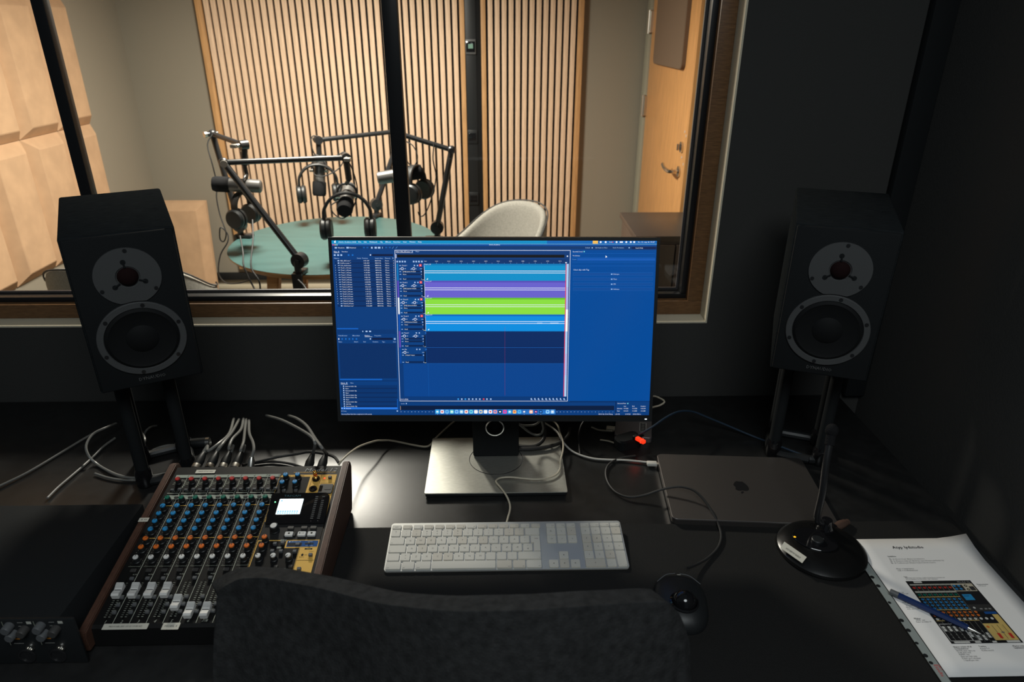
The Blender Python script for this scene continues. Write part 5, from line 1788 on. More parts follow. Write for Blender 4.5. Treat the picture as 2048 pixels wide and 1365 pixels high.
PY, PG_ = (0.50, 0.36, 0.12), (0.30, 0.30, 0.27)
pr(8, 318, 204, 326, 1, PG_)
pr(8, 274, 204, 284, 1, PG_)
pr(8, 248, 204, 251, 1, PY)
pr(8, 175, 204, 178, 1, PY)
pr(8, 116, 204, 119, 1, PY)
for i in range(8):
    pr(29 + 25 * i, 8, 30 + 25 * i, 325, 1, (0.25, 0.25, 0.22))
    for y, c in ((304, (0.35, 0.03, 0.02)), (262, (0.0, 0.10, 0.07)), (236, (0.02, 0.16, 0.38)), (219, (0.02, 0.16, 0.38)), (202, (0.02, 0.16, 0.38)), (185, (0.02, 0.16, 0.38)), (162, (0.48, 0.12, 0.02)), (145, (0.48, 0.12, 0.02)), (126, (0.5, 0.5, 0.48))):
        pd(18 + 25 * i, y, 7, 2, c)
        pr(17 + 25 * i, y, 19 + 25 * i, y + 6, 3, (0.01, 0.01, 0.01))
    yy = (75, 75, 75, 75, 45, 28, 28, 40)[i]
    pr(11 + 25 * i, yy - 13, 23 + 25 * i, yy + 13, 2, (0.50, 0.50, 0.48))
    pr(11 + 25 * i, yy - 1, 23 + 25 * i, yy + 1, 3, (0.02, 0.02, 0.02))
    for y in (60, 45, 30):
        pd(27 + 25 * i, y, 3, 2, (0.15, 0.15, 0.15), 6)
pr(206, 280, 311, 326, 1, (0.42, 0.38, 0.30))
pr(208, 284, 258, 318, 2, (0.02, 0.02, 0.02))
for x, y in ((218, 312), (240, 312), (218, 294), (240, 294)):
    pd(x, y, 7, 3, (0.02, 0.16, 0.38))
for y in (312, 290):
    pd(273, y, 8, 2, (0.02, 0.02, 0.02))
    pd(273, y, 4, 3, (0.3, 0.28, 0.2))
pr(284, 284, 308, 308, 2, (0.03, 0.03, 0.03))
pr(206, 205, 311, 276, 1, (0.012, 0.012, 0.014))
pr(220, 228, 264, 262, 2, (0.02, 0.20, 0.42))
pr(224, 250, 250, 254, 3, (0.01, 0.08, 0.2))
pr(206, 165, 311, 204, 1, (0.028, 0.028, 0.028))
pd(228, 185, 6, 2, (0.4, 0.4, 0.4))
for x in (256, 278, 296):
    pr(x - 6, 175, x + 6, 182, 2, (0.2, 0.2, 0.2))
pr(256, 150, 311, 163, 1, (0.01, 0.06, 0.22))
pr(284, 14, 311, 148, 1, PY)
pr(206, 14, 283.5, 100, 1, PY)
for x in (219, 244, 269):
    pd(x, 126, 7, 2, (0.5, 0.5, 0.48))
pd(219, 162, 7, 2, (0.48, 0.12, 0.02))
pd(219, 145, 7, 2, (0.48, 0.12, 0.02))
pd(219, 82, 7, 2, (0.48, 0.12, 0.02))
for x, y in ((241, 35), (291, 35)):
    pr(x - 1, 20, x + 1, 92, 2, (0.02, 0.02, 0.02))
    pr(x - 7, y - 12, x + 7, y + 14, 3, (0.42, 0.03, 0.02))
pr(265, 20, 267, 92, 2, (0.02, 0.02, 0.02))
pr(259, 50, 273, 56, 3, (0.1, 0.1, 0.1))
for x0, x1, y0, y1 in ((15, 85, 2, 10), (108, 134, 2, 10), (185, 204, 2, 10), (250, 308, 2, 12), (35, 75, 332, 342)):
    pr(x0, y0, x1, y1, 3, (0.5, 0.5, 0.48))
a = PI_(248, 331)
Fl.textw('Model 12', a[0], a[1], iw * 0.19, ih * 0.026, ZI[1], (0.35, 0.35, 0.35))
for x0, y0, x1, y1 in ((5, 12, 106, 100), (106, 12, 135, 100)):      # white frames drawn round the faders
    for a_, b_, c_, d_ in ((x0, y0, x1, y0 + 2), (x0, y1 - 2, x1, y1), (x0, y0, x0 + 2, y1), (x1 - 2, y0, x1, y1)):
        pr(a_, b_, c_, d_, 4, (0.5, 0.5, 0.5))
flat('printing', Fl, M_PRINT, t)

pa, pb = dp(1780, 1182, zq + 0.008), dp(1964, 1268, zq + 0.008)
pen = thing('pen', 'blue ballpoint pen with metal tip lying across the printed sheet', 'pen', pa)
d = (pb - pa)
d.z = 0
L_ = d.length
PMX = T(0, 0, -pa.z + zq + 0.0011 + 0.0052) @ d.to_track_quat('Z', 'Y').to_matrix().to_4x4()
obj('barrel', G().lathe([(0.0051, L_ * 0.10), (0.0052, L_ * 0.11), (0.0052, L_ * 0.72), (0.0046, L_ * 0.86)], 6, PMX), M_BLUEPEN, pen, ang=20)
obj('push_button', G().lathe([(0.0040, 0.0), (0.0050, 0.001), (0.0052, L_ * 0.1005)], 20, PMX), M_GREYBTN, pen)
obj('tip', G().lathe([(0.0042, L_ * 0.859), (0.0030, L_ * 0.90), (0.0012, L_ * 0.985), (0.0005, L_)], 16, PMX), M_CHROME, pen)

# ================================================================== talkback gooseneck microphone
bx, by = 0.585, 0.968
t = thing('talkback_microphone', 'black gooseneck microphone on a round base with a white label', 'microphone', (bx, by, PZ))
RB = 0.078
obj('round_base', G().lathe([(RB - 0.004, 0.0), (RB, 0.003), (RB - 0.0015, 0.008), (RB - 0.011, 0.0150), (RB - 0.030, 0.0195), (RB - 0.034, 0.0198), (0, 0.0205)], 56), mat('satin_black', (0.006, 0.006, 0.006), 0.27, spec=0.6), t)
obj('switch_plate', G().prism([(0.034 * math.cos(2 * math.pi * k / 28) * 1.15, 0.034 * math.sin(2 * math.pi * k / 28) * 0.85) for k in range(28)], 0.0, 0.0020, 0.0008, 0, T(-0.012, 0.006, 0.0203) @ RZ(R(-30))), M_GLOSSBLK, t)
obj('talk_button', G().lathe([(0.0105, 0), (0.0105, 0.004), (0.009, 0.0052), (0, 0.005)], 24, T(-0.010, 0.001, 0.0222)), M_BLACKPL, t)
q = dp(1590, 1073, PZ + 0.024) - Vector((bx, by, PZ))
obj('amber_light', G().lathe([(0.0024, 0), (0.0022, 0.0012), (0, 0.002)], 14, T(q.x, q.y, 0.0212)), M_YELLED, t)
# label tape following the base rim
c4 = [dp(*p, PZ + 0.0185) - Vector((bx, by, PZ)) for p in ((1561, 1094.5), (1568.5, 1085), (1613, 1117.5), (1604.5, 1126.5))]
g = G()
hz = lambda p: 0.0 + np.interp(math.hypot(p.x, p.y), [0, RB - 0.034, RB - 0.030, RB - 0.011, RB - 0.0015, RB], [0.0205, 0.0198, 0.0195, 0.0150, 0.008, 0.003]) + 0.0006
cc = (c4[0] + c4[1] + c4[2] + c4[3]) / 4
ro = Vector((cc.x, cc.y, 0)).normalized()
hl = lambda p: hz(cc) + 0.0030 - 0.22 * ro.dot(Vector((p.x - cc.x, p.y - cc.y, 0)))
lo_ = [g.bm.verts.new((p.x, p.y, hl(p))) for p in c4]
hi_ = [g.bm.verts.new((p.x, p.y, hl(p) + 0.0004)) for p in c4]
g.bm.faces.new(hi_)
g.bm.faces.new(list(reversed(lo_)))
for k in range(4):
    g.bm.faces.new((lo_[k], lo_[(k + 1) % 4], hi_[(k + 1) % 4], hi_[k]))
lb = obj('label_tape', g, M_LABEL, t, ang=60)
Fl = Flat()
e = c4[3] - c4[0]
ang_ = math.atan2(e.y, e.x)
st = c4[0] * 0.72 + c4[1] * 0.28 + e * 0.18
Fl.textw('HOLD INNE FOR TALKBACK', 0, 0, e.length * 0.66, 0.0040, 0, (0.02, 0.02, 0.02))
Fl.v = [(st.x + x * math.cos(ang_) - y * math.sin(ang_), st.y + x * math.sin(ang_) + y * math.cos(ang_), 0) for x, y, z in Fl.v]
Fl.v = [(x, y, hl(Vector((x, y, 0))) + 0.0006) for x, y, z in Fl.v]
link('lettering', Fl.mesh('lettering', M_PRINT), lb)
nb = Vector((0.020, 0.036, 0.0195))
obj('neck_collar', G().lathe([(0.016, -0.006), (0.016, 0.004), (0.011, 0.012), (0.0095, 0.022)], 24, Matrix.Translation(nb)), M_GLOSSBLK, t)
tip_ = at(1660, 884, by + 0.06) - Vector((bx, by, PZ))
mid = at(1645, 985, by + 0.034) - Vector((bx, by, PZ))
npts = [nb + Vector((0, 0, 0.015)), at(1634, 1040, by + 0.034) - Vector((bx, by, PZ)), mid, at(1652, 930, by + 0.045) - Vector((bx, by, PZ)), tip_]
obj('gooseneck', G().tube(npts, 0.0065, 12), M_BLACKMET, t)
dd = (tip_ - npts[-2]).normalized()
obj('capsule', G().cyl(tip_ - dd * 0.005, tip_ + dd * 0.014, 0.0085, 18).ball(tip_ + dd * 0.020, 0.0115, 0, 18, (1, 1, 1.15)), M_FOAM, t)
q = dp(1680, 1050, PZ + 0.012)
t = thing('cable_plug', 'smoky cable connector lying behind the gooseneck microphone base', 'plug', (q.x, q.y + 0.004, DZ + 0.0005), R(28))
obj('sleeve', G().tube([(-0.014, 0, 0.009), (0.004, 0, 0.009), (0.022, 0, 0.008), (0.030, 0, 0.006)], [0.008, 0.0085, 0.0075, 0.006, 0.003], 14), M_PLUGBROWN, t)
obj('shell', G().cyl((-0.030, 0, 0.009), (-0.012, 0, 0.009), 0.0088, 18), M_GLOSSBLK, t)

# ================================================================== trackball mouse
q = dp(1364, 1195, PZ + 0.02)
t = thing('trackball_mouse', 'black trackball mouse half hidden behind the chair back', 'mouse', (q.x, q.y, PZ), R(-6))
g = G()
n1, n2 = 10, 32
top = g.bm.verts.new((0, 0.004, 0.030))
prev = None
prof = [(0.30, 0.029), (0.55, 0.0265), (0.75, 0.0225), (0.90, 0.0165), (0.98, 0.009), (1.0, 0.003), (0.99, 0.0)]
for s_, z in prof:
    ring = []
    for k in range(n2):
        a = 2 * math.pi * k / n2
        ex = 2.6
        cx_ = abs(math.cos(a)) ** (2 / ex) * (1 if math.cos(a) > 0 else -1)
        cy_ = abs(math.sin(a)) ** (2 / ex) * (1 if math.sin(a) > 0 else -1)
        ring.append(g.bm.verts.new((0.043 * s_ * cx_ * (1 + 0.05 * cy_), 0.060 * s_ * cy_ + 0.0, z * (1 - 0.12 * cy_))))
    for k in range(n2):
        j = (k + 1) % n2
        if prev is None:
            g.bm.faces.new((top, ring[k], ring[j]))
        else:
            g.bm.faces.new((prev[k], ring[k], ring[j], prev[j]))
    prev = ring
g.bm.faces.new(list(reversed(prev)))
obj('body', g, M_BLACKPL, t, ang=50)
obj('ball_collar', G().lathe([(0.0225, 0), (0.0230, 0.002), (0.0205, 0.0035), (0.0195, 0.0)], 32, T(0, -0.020, 0.0285)), M_GLOSSBLK, t)
obj('trackball', G().ball((0, -0.020, 0.0300), 0.0193, 0, 32), M_GLOSSBLK, t)
obj('indicator', G().lathe([(0.0035, 0), (0.0035, 0.0006), (0, 0.0007)], 18, T(0.002, 0.052, 0.0185) @ RX(R(-40))), M_LABEL, t)
g = G()
for sx in (-1, 1):
    g.tube([(sx * 0.004, 0.056, 0.0175), (sx * 0.020, 0.050, 0.0190), (sx * 0.036, 0.036, 0.0160)], 0.0007, 6)
obj('seam', g, M_GREYBTN, t)

# ================================================================== audio interface at the lower left
t = thing('audio_interface', 'black rack unit with knobs in the dark lower left corner', 'audio unit', (-0.88, 0.755, DZ + 0.0005))
obj('case', G().b2((-0.32, 0.0, 0.004), (0.240, 0.262, 0.089), 0.002), M_MATTEBLK, t)
obj('front_panel', G().b2((-0.34, -0.004, 0.002), (0.262, 0.0005, 0.090), 0.001), M_BLACKPL, t)
for x in (-0.28, 0.05):
    for y in (0.03, 0.23):
        obj('foot', G().lathe([(0.010, 0), (0.010, 0.0045)], 14, T(x, y, 0)), M_MATTEBLK, t)
FMX = Matrix(((1, 0, 0, 0), (0, 0, -1, -0.0042), (0, 1, 0, 0), (0, 0, 0, 1)))
Fl = Flat()
for k in range(2):
    x = 0.169 + 0.045 * k
    Fl.rect(x - 0.010, 0.040, x - 0.009, 0.087, 0.0001, (0.25, 0.27, 0.22))
    Fl.rect(x + 0.025, 0.0815, x + 0.032, 0.0865, 0.0001, (0.5, 0.5, 0.45))
    Fl.rect(x + 0.012, 0.077, x + 0.022, 0.078, 0.0001, (0.3, 0.3, 0.28))
    Fl.rect(x - 0.004, 0.043, x + 0.010, 0.044, 0.0001, (0.3, 0.3, 0.28))
    Fl.rect(x + 0.012, 0.084, x + 0.020, 0.085, 0.0001, (0.3, 0.3, 0.28))
    Fl.rect(x + 0.000, 0.0515, x + 0.007, 0.054, 0.0001, (0.65, 0.25, 0.03))
    kb = obj('knob', G().lathe([(0.0070, 0.0), (0.0066, 0.011), (0.0058, 0.0125), (0, 0.0125)], 20, FMX @ T(x, 0.079, 0)), M_GREYBTN, t)
    obj('knob', G().lathe([(0.0070, 0.0), (0.0066, 0.011), (0.0058, 0.0125), (0, 0.0125)], 20, FMX @ T(x + 0.002, 0.065, 0)), M_GREYBTN, t)
    obj('knob', G().lathe([(0.0070, 0.0), (0.0066, 0.011), (0.0058, 0.0125), (0, 0.0125)], 20, FMX @ T(x + 0.020, 0.072, 0)), M_DARKBTN, t)
    obj('jack_socket', G().lathe([(0.0066, 0.0), (0.0062, 0.003), (0.0036, 0.003), (0.0033, 0.0005), (0, 0.0004)], 20, FMX @ T(x + 0.018, 0.036, 0)), M_CHROME, t)
    obj('combo_socket', G().lathe([(0.0130, 0.0), (0.0125, 0.002), (0.0100, 0.002), (0.0098, 0.0003), (0, 0.0003)], 24, FMX @ T(x + 0.008, 0.018, 0)), M_BLACKMET, t)
flat('front_print', Fl, M_PRINT, t, FMX)

# ================================================================== things behind the monitor, right
q = dp(1262, 862, DZ + 0.012)
t = thing('external_drive', 'silver external drive with a small label behind the monitor', 'drive', (q.x + 0.012, q.y + 0.032, DZ + 0.0005), R(-12))
obj('case', G().prism(rrect(0.085, 0.120, 0.006, 0, 0, 4), 0.0, 0.013, 0.001), mat('drive_aluminium', (0.20, 0.18, 0.18), 0.5, metal=0.6), t)
Fl = Flat()
Fl.rect(0.014, -0.035, 0.030, 0.006, 0.01315, (0.34, 0.32, 0.29))
Fl.rect(0.016, -0.033, 0.028, 0.004, 0.01325, (0.03, 0.03, 0.03))
for k in range(5):
    Fl.rect(0.018, -0.030 + k * 0.007, 0.026, -0.0265 + k * 0.007, 0.01335, (0.2, 0.19, 0.17))
flat('rating_label', Fl, M_PRINT, t)
q2 = dp(1232, 863, DZ + 0.009)
t = thing('usb_plug', 'beige usb plug in the side of the silver drive', 'plug', (q2.x - 0.006, q2.y + 0.012, DZ + 0.0005), R(-12))
obj('plug_body', G().box((0, 0, 0.0075), (0.030, 0.014, 0.0085), 0.002), M_BEIGECAB, t)
q3 = dp(1258, 902, DZ)
t = thing('power_brick', 'rounded black power brick lying in front of the silver drive', 'adapter', (q3.x, q3.y + 0.022, DZ + 0.0005), R(24))
obj('body', G().prism(rrect(0.062, 0.036, 0.013, 0, 0, 6), 0.0, 0.024, 0.004), M_MATTEBLK, t)
obj('strain_relief', G().tube([(0.029, 0, 0.012), (0.044, 0.003, 0.010)], 0.005, 10), M_MATTEBLK, t)
q4 = dp(1281, 881, DZ + 0.030)
t = thing('glowing_plug', 'plug glowing red beside the black power brick', 'plug', (q4.x, q4.y, DZ + 0.0250), R(-52))
obj('glowing_body', G().box((0, 0, 0.0050), (0.024, 0.0095, 0.0080), 0.0015), M_REDGLOW, t)
obj('collar', G().box((-0.0155, 0, 0.0050), (0.008, 0.011, 0.0088), 0.0015), M_BLACKPL, t)
obj('rib', G().box((0.004, 0, 0.0050), (0.0010, 0.0098, 0.0084)), M_REDLED, t)

# ================================================================== cables on the desk
c3 = lambda x, y, z: dp(x / 2.844, 800 + y / 2.844, z)
c4_ = lambda x, y, z: dp(750 + x / 3.7236, 820 + y / 3.7236, z)
c5 = lambda x, y, z: dp(1200 + x / 3.25, 780 + y / 3.25, z)
ZC = DZ + 0.0045
ZB = DZ + 0.018         # on the monitor's base plate
cable('power_cable', 'grey cable running along the desk at the far left edge', [c3(-60, 520, ZC), c3(0, 490, ZC), c3(150, 418, ZC), c3(300, 330, ZC), c3(460, 232, ZC), c3(560, 175, ZC)], 0.0026, M_GREYCAB)
cable('speaker_cable', 'grey cable making a wide loop round the left speaker stand', [c3(660, 135, DZ + 0.03), c3(600, 160, DZ + 0.045), c3(530, 195, DZ + 0.045), c3(490, 260, DZ + 0.035), c3(505, 320, DZ + 0.02), c3(550, 365, ZC), c3(610, 402, ZC), c3(680, 432, ZC), c3(760, 445, ZC), c3(860, 436, ZC), c3(965, 415, ZC)], 0.0028, M_GREYCAB)
cable('speaker_cable', 'grey cable crossing under the loop by the left speaker stand', [c3(655, 218, ZC), c3(590, 265, ZC), c3(535, 320, ZC), c3(470, 380, ZC), c3(400, 440, ZC), c3(330, 500, ZC), c3(270, 560, ZC)], 0.0026, M_GREYCAB)
cable('audio_cable', 'thin grey cable passing the left end of the mixer', [c3(540, 420, ZC), c3(620, 445, ZC), c3(720, 458, ZC), c3(850, 456, ZC), c3(945, 450, ZC)], 0.0022, M_GREYCAB)
cable('speaker_cable', 'bright curved cable between the left stand\'s feet', [c3(780, 310, ZC), c3(812, 265, DZ + 0.02), c3(824, 232, DZ + 0.03), c3(815, 200, DZ + 0.03), c3(790, 180, DZ + 0.02), c3(750, 170, ZC)], 0.0026, M_GREYCAB)
cable('speaker_cable', 'short bright cable bow behind the left speaker stand', [c3(818, 200, DZ + 0.02), c3(835, 172, DZ + 0.03), c3(860, 154, DZ + 0.03), c3(890, 148, DZ + 0.02)], 0.0024, M_GREYCAB)
cable('speaker_cable', 'dark cable reaching from the left speaker to the desk connector', [c3(820, 320, ZC), c3(880, 282, ZC), c3(940, 262, ZC), c3(1000, 258, ZC), c3(1070, 260, DZ + 0.009)], 0.0026, M_GREYCAB)
cable('speaker_cable', 'green-grey cable curving down to the desk connector', [c3(1030, 140, DZ + 0.04), c3(1030, 165, DZ + 0.04), c3(1045, 195, DZ + 0.03), c3(1085, 222, DZ + 0.012)], 0.0022, M_GREYCAB)
q = c3(1120, 248, DZ + 0.012)
t = thing('cable_connector', 'black cable connector with chrome end between speaker stand and mixer', 'connector', (q.x, q.y, DZ + 0.0005), R(8))
obj('shell', G().cyl((-0.030, 0, 0.012), (0.020, 0, 0.012), 0.0115, 20), M_BLACKPL, t)
obj('chrome_ring', G().lathe([(0.0118, 0), (0.0118, 0.008), (0.0095, 0.0085), (0.009, 0.001)], 24, Matrix(((0, 0, 1, 0.020), (0, 1, 0, 0), (-1, 0, 0, 0.012), (0, 0, 0, 1)))), M_CHROME, t)
# microphone leads plugged into the back of the mixer
YM = MO.y + 0.352
tops = [(1330, 108), (1360, 112), (1385, 108), (1400, 112), (1416, 118)]
mids = [[(1305, 190), (1255, 240), (1185, 290), (1152, 318)], [(1320, 185), (1275, 240), (1240, 285), (1222, 322)], [(1370, 170), (1320, 225), (1302, 280), (1292, 322)], [(1392, 180), (1385, 240), (1368, 290), (1358, 322)], [(1418, 190), (1440, 240), (1444, 290), (1430, 330)]]
bots = [1112, 1190, 1267, 1337, 1408]
whs = ['first from the left', 'second from the left', 'third from the left', 'fourth from the left']
for k in range(4):
    px = bots[k] / 2.844
    p = at(px, 930.5, YM + 0.004)
    p.z = 0.812
    p.x = at(px, 928, YM + 0.02).x
    t = thing('microphone_plug', 'black and steel microphone plug at the mixer\'s rear, %s' % whs[k], 'plug', p, 0, 'microphone plugs at the back of the mixer')
    top_ = c3(*mids[k][-1], 0.832) - p
    dv = Vector((top_.x * 0.55, 0.055, 0.016))
    mxp_ = dv.to_track_quat('Z', 'Y').to_matrix().to_4x4()
    obj('steel_barrel', G().lathe([(0.0088, 0.001), (0.0092, 0.004), (0.0092, 0.018), (0.0085, 0.020)], 24, mxp_), M_STEEL, t)
    obj('barrel_ring', G().lathe([(0.0096, 0.006), (0.0096, 0.009)], 24, mxp_), M_BLACKPL, t)
    obj('grip', G().lathe([(0.0092, 0.0195), (0.0094, 0.030), (0.0072, 0.042), (0.0050, 0.050)], 20, mxp_), M_BLACKPL, t)
    obj('boot', G().lathe([(0.0050, 0.0495), (0.0046, 0.055), (0.0050, 0.056), (0.0040, 0.062), (0.0044, 0.063), (0.0033, 0.070)], 16, mxp_), M_GREYCAB, t)
    e_ = p + dv.normalized() * 0.069
    zs = [0.86, 0.845, 0.842, 0.836]
    pts_ = [c3(*tops[k], DZ + 0.05)] + [c3(*m_, z_) for m_, z_ in zip(mids[k][:3], (0.825, 0.845, 0.842))] + [e_]
    cable('microphone_lead', 'grey microphone lead fanning out behind the mixer, %s' % whs[k], pts_, 0.0030, M_GREYCAB, 'microphone leads at the back of the mixer')
p = at(bots[4] / 2.844 + 1.5, 930, YM + 0.004)
p.z = 0.808
t = thing('jack_plug', 'slim steel jack plug right of the four microphone plugs', 'plug', p)
dv = (c3(1432, 325, 0.838) - p)
mxp_ = dv.to_track_quat('Z', 'Y').to_matrix().to_4x4()
obj('plug_body', G().lathe([(0.0062, 0.0), (0.0066, 0.004), (0.0066, dv.length * 0.75), (0.0040, dv.length)], 20, mxp_), M_STEEL, t)
cable('jack_lead', 'grey lead rising from the slim jack plug behind the mixer', [c3(*tops[4], DZ + 0.05), c3(1418, 190, 0.83), c3(1438, 240, 0.845), c3(1444, 285, 0.845), p + dv * 0.98], 0.0030, M_GREYCAB)
# blue-collared plugs
for k, (bxp, pl) in enumerate(((1733, [(1515, 90), (1600, 115), (1700, 165), (1770, 210), (1792, 250), (1775, 300)]), (1806, [(1640, 90), (1690, 108), (1745, 150), (1795, 225), (1832, 275), (1832, 315)]))):
    p = at(bxp / 2.844, 931, YM + 0.003)
    p.z = 0.806
    lab = ('left', 'right')[k]
    t = thing('jack_plug', 'black plug with blue collar behind the mixer, %s of the pair' % lab, 'plug', p, 0, 'blue-collared plugs at the back of the mixer')
    dv = Vector((0.004 + 0.002 * k, 0.052, 0.018))
    mxp_ = dv.to_track_quat('Z', 'Y').to_matrix().to_4x4()
    obj('blue_collar', G().box((0, 0, 0.010), (0.019, 0.012, 0.012), 0.0015, None).lathe([(0.0088, 0.002), (0.0088, 0.005)], 20), mat('blue_collar', (0.02, 0.13, 0.27), 0.45), t, mx=mxp_)
    obj('steel_tip', G().lathe([(0.0032, -0.002), (0.0032, 0.003)], 14, mxp_), M_STEEL, t)
    obj('grip', G().lathe([(0.0086, 0.0155), (0.0088, 0.030), (0.0060, 0.042), (0.0045, 0.052)], 18, mxp_), M_BLACKPL, t)
    e_ = p + dv.normalized() * 0.051
    zz = (DZ + 0.05, 0.83, 0.85, 0.865, 0.865, 0.85)
    cable('jack_lead', 'grey lead arching to the blue-collared plug, %s of the pair' % lab, [c3(*a_, z_) for a_, z_ in zip(pl[:-1], zz)] + [e_], 0.0032, M_GREYCAB, 'leads of the blue-collared plugs')
cable('power_cable', 'black cable lying behind the mixer toward the blue plugs', [c3(1380, 372, 0.775), c3(1470, 350, 0.765), c3(1580, 325, 0.762), c3(1690, 308, 0.765), c3(1760, 296, 0.770), c3(1850, 308, 0.772), c3(1900, 325, 0.775), c3(1928, 360, 0.790)], 0.0034, M_BLACKCAB)
cable('power_cable', 'thin black cable on the desk behind the mixer', [c3(1440, 362, ZC), c3(1540, 352, ZC), c3(1640, 362, ZC), c3(1720, 385, ZC)], 0.0028, M_BLACKCAB)
cable('usb_cable', 'pale cable from the mixer\'s rear to the monitor base', [dp(677, 931, 0.800), dp(684, 921, 0.806), dp(700, 906, 0.800), dp(720, 893, 0.785), dp(750, 883, 0.770), c4_(50, 230, 0.760), c4_(110, 229, 0.752), c4_(190, 243, ZC), c4_(280, 262, ZC), c4_(370, 276, ZC), c4_(412, 262, ZC), c4_(440, 225, ZC), c4_(480, 185, ZC), c4_(540, 130, ZC), c4_(600, 78, ZC)], 0.0022, M_BEIGECAB)
cable('keyboard_cable', 'beige cable winding from the keyboard over the monitor base', [c4_(980, 842, DZ + 0.012), c4_(990, 805, DZ + 0.008), c4_(1006, 740, ZC + 0.002), c4_(1000, 690, ZC + 0.003), c4_(975, 635, ZC + 0.010), c4_(935, 580, ZB - 0.002), c4_(905, 545, ZB), c4_(905, 525, ZB), c4_(935, 508, ZB), c4_(1010, 503, ZB), c4_(1110, 512, ZB), c4_(1200, 518, ZB), c4_(1290, 508, ZB), c4_(1350, 482, ZB), c4_(1378, 440, ZB), c4_(1382, 380, ZB), c4_(1400, 300, ZB + 0.003), c4_(1400, 240, ZB + 0.005), c4_(1380, 180, ZB + 0.01), c4_(1366, 130, ZB + 0.02), c4_(1340, 95, ZB + 0.02), c4_(1300, 70, ZB + 0.01)], 0.0020, M_BEIGECAB)
cable('charging_cable', 'white cable running from behind the monitor to the laptop', [c4_(1180, 60, DZ + 0.03), c4_(1250, 92, DZ + 0.03), c4_(1310, 128, DZ + 0.03), c4_(1360, 170, DZ + 0.03), c4_(1385, 215, DZ + 0.025), c4_(1420, 265, DZ + 0.014), c4_(1470, 310, ZC), c4_(1540, 342, ZC), c4_(1640, 366, ZC), c4_(1760, 373, ZC), c4_(1850, 375, ZC), c4_(1950, 383, ZC), c4_(2050, 393, DZ + 0.006), dp(1308, 925.5, DZ + 0.0072)], 0.0021, M_WHITECAB)
cable('video_cable', 'thick black cable looping over the monitor base, upper one', [c4_(1060, 268, ZB + 0.002), c4_(1110, 275, ZB + 0.002), c4_(1190, 272, ZB + 0.002), c4_(1240, 240, ZB + 0.004), c4_(1262, 200, ZB + 0.01), c4_(1262, 140, ZB + 0.03), c4_(1245, 75, ZB + 0.05)], 0.0042, M_BLACKCAB)
cable('video_cable', 'thick black cable looping over the monitor base, lower one', [c4_(1060, 292, ZB + 0.002), c4_(1150, 292, ZB + 0.002), c4_(1260, 280, ZB + 0.002), c4_(1340, 262, ZB + 0.002), c4_(1400, 232, ZB), c4_(1440, 190, DZ + 0.02), c4_(1450, 140, DZ + 0.02)], 0.0042, M_BLACKCAB)
cable('power_cable', 'grey cable bow hanging right of the monitor column', [c4_(1065, 100, DZ + 0.09), c4_(1100, 130, DZ + 0.07), c4_(1150, 168, DZ + 0.05), c4_(1205, 190, DZ + 0.045), c4_(1240, 175, DZ + 0.05), c4_(1252, 140, DZ + 0.06), c4_(1245, 100, DZ + 0.08), c4_(1232, 70, DZ + 0.1)], 0.0024, M_GREYCAB)
cable('power_cable', 'grey cable running along the top of the monitor base', [c4_(1075, 112, DZ + 0.07), c4_(1130, 118, DZ + 0.06), c4_(1190, 112, DZ + 0.06), c4_(1222, 90, DZ + 0.08), c4_(1218, 70, DZ + 0.1)], 0.0024, M_GREYCAB)
cable('mouse_cable', 'black mouse cable curving over the laptop corner to the trackball', [c5(230, 430, ZC), c5(150, 442, ZC), c5(85, 465, ZC), c5(45, 505, ZC), c5(38, 560, ZC), c5(60, 620, ZC), c5(110, 672, ZC), c5(190, 698, ZC + 0.002), c5(290, 685, DZ + 0.012), c5(380, 655, DZ + 0.022), c5(470, 634, DZ + 0.030), c5(545, 634, DZ + 0.034), c5(620, 662, DZ + 0.034), c5(690, 735, DZ + 0.026), c5(740, 815, DZ + 0.018), c5(775, 890, DZ + 0.010), c5(788, 960, PZ + 0.0042), c5(765, 1030, PZ + 0.003), c5(700, 1095, PZ + 0.004), c5(630, 1135, PZ + 0.008), c5(570, 1160, PZ + 0.014)], 0.0024, M_BLACKCAB)
cable('usb_cable', 'blue-black cable rising from the glowing plug toward the gooseneck', [c5(252, 292, DZ + 0.031), c5(285, 275, DZ + 0.040), c5(350, 235, DZ + 0.055), c5(430, 180, DZ + 0.065), c5(510, 143, DZ + 0.065), c5(600, 142, DZ + 0.055), c5(700, 180, DZ + 0.04), c5(850, 242, DZ + 0.02), c5(1000, 305, ZC), c5(1120, 350, ZC), c5(1250, 400, ZC), c5(1400, 455, ZC)], 0.0023, M_BLUECAB)
cable('power_cable', 'short beige cable bow sticking out right of the monitor', [dp(1290, 800, DZ + 0.03), dp(1306, 793, DZ + 0.05), dp(1320, 797, DZ + 0.055), dp(1329, 804, DZ + 0.055), dp(1320, 811, DZ + 0.05), dp(1306, 815, DZ + 0.04), dp(1290, 822, DZ + 0.02)], 0.0022, M_BEIGECAB)
cable('usb_cable', 'beige cable leading to the plug in the silver drive', [dp(1183, 855, ZC), dp(1195, 860, ZC), dp(1208, 862, DZ + 0.006), dp(1224, 863, DZ + 0.0085)], 0.0020, M_BEIGECAB)
cable('power_cable', 'dark cable standing in a bow left of the power brick', [dp(1168, 843, DZ + 0.05), dp(1162, 853, DZ + 0.045), dp(1158, 870, DZ + 0.03), dp(1158, 890, ZC), dp(1160, 910, ZC)], 0.0022, M_BLACKCAB)
cable('power_cable', 'thin cable passing in front of the silver drive', [dp(1200, 880, ZC), dp(1218, 883, ZC), dp(1232, 888, ZC), dp(1241, 891, ZC)], 0.0018, M_BEIGECAB)

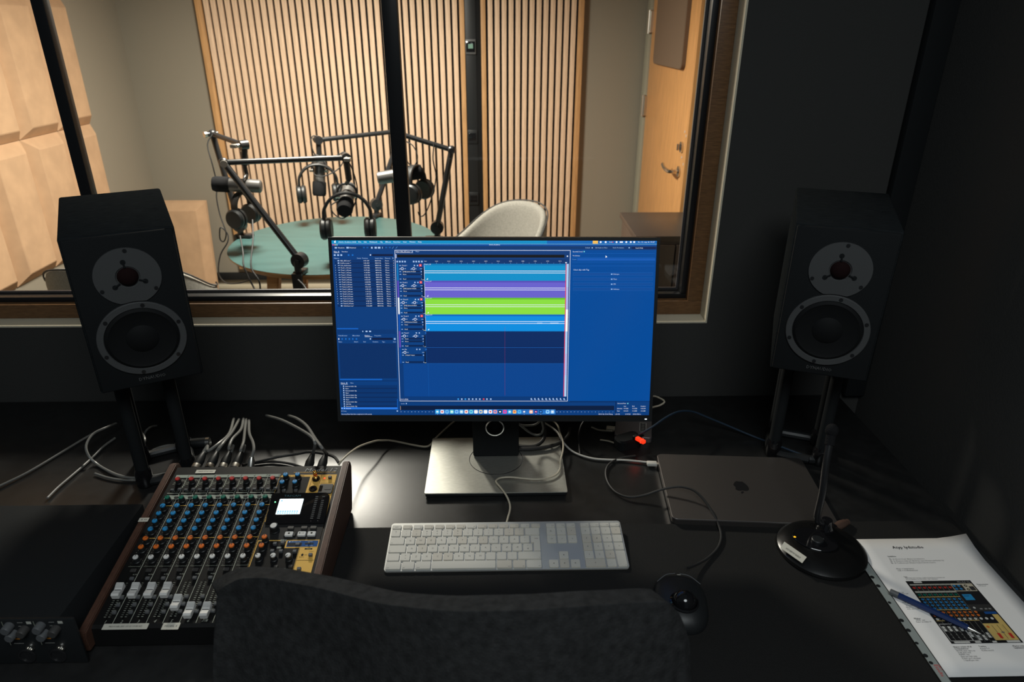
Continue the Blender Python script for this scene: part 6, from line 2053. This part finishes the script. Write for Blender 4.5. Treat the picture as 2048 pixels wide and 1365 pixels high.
# ================================================================== office chair in front
t = thing('office_chair', 'charcoal upholstered chair back in front of the desk', 'chair', (-0.07, 0.42, 0.0))
edge_px = [(428, 1215, .66), (440, 1178, .665), (478, 1158, .665), (530, 1156, .650), (640, 1177, .612), (760, 1209, .565), (900, 1224, .528), (1050, 1222, .520), (1200, 1211, .532), (1300, 1204, .550), (1338, 1205, .556), (1362, 1232, .560), (1382, 1290, .562)]
top = [at(*e) - t.location for e in edge_px]
g = G()
nr = 10
cols_ = []
res = []
for i in range(len(top) - 1):
    for k in range(3):
        res.append(top[i].lerp(top[i + 1], k / 3))
res.append(top[-1])
zlow = 0.58
for p in res:
    col_ = []
    for j in range(nr + 1):
        v = j / nr
        z = p.z + (zlow - p.z) * v
        bul = 0.030 * math.sin(math.pi * min(1, v * 1.2)) + 0.05 * v * v
        crease = -0.010 * math.exp(-((z - 0.935) / 0.012) ** 2)
        col_.append(g.bm.verts.new((p.x + (0.03 * v * (1 if p.x > 0 else -1)), p.y - bul - crease, z)))
    cols_.append(col_)
for a_, b_ in zip(cols_[:-1], cols_[1:]):
    for j in range(nr):
        g.bm.faces.new((a_[j], b_[j], b_[j + 1], a_[j + 1]))
CHAIR_SIDE = -1
o = obj('backrest', g, M_DARKCHAIR, t, ang=80)
md = o.modifiers.new('s', 'SOLIDIFY')
md.thickness = 0.030
md.offset = CHAIR_SIDE
md = o.modifiers.new('b', 'BEVEL')
md.width = 0.0145
md.segments = 4
md.limit_method = 'ANGLE'
md.angle_limit = R(50)
md = o.modifiers.new('v', 'SUBSURF')
md.levels = md.render_levels = 1
obj('seat', G().prism(rrect(0.48, 0.46, 0.08, 0.0, 0.02, 6), 0.43, 0.51, 0.02), M_DARKCHAIR, t)
obj('back_bracket', G().tube([(0.0, 0.03, 0.70), (0.0, -0.03, 0.55), (0.0, 0.0, 0.42)], 0.022, 12), M_BLACKMET, t)
obj('gas_column', G().cyl((0, 0, 0.09), (0, 0, 0.43), 0.028, 20), M_BLACKMET, t)
for k in range(5):
    a = R(18 + 72 * k)
    lg = obj('leg', G().tube([(0, 0, 0.11), (0.16 * math.cos(a), 0.16 * math.sin(a), 0.09), (0.29 * math.cos(a), 0.29 * math.sin(a), 0.072)], [0.026, 0.022, 0.018], 10), M_BLACKMET, t)
    cx_, cy_ = 0.29 * math.cos(a), 0.29 * math.sin(a)
    obj('caster', G().cyl((cx_ - 0.02, cy_, 0.029), (cx_ + 0.02, cy_, 0.029), 0.028, 18), M_BLACKPL, lg)
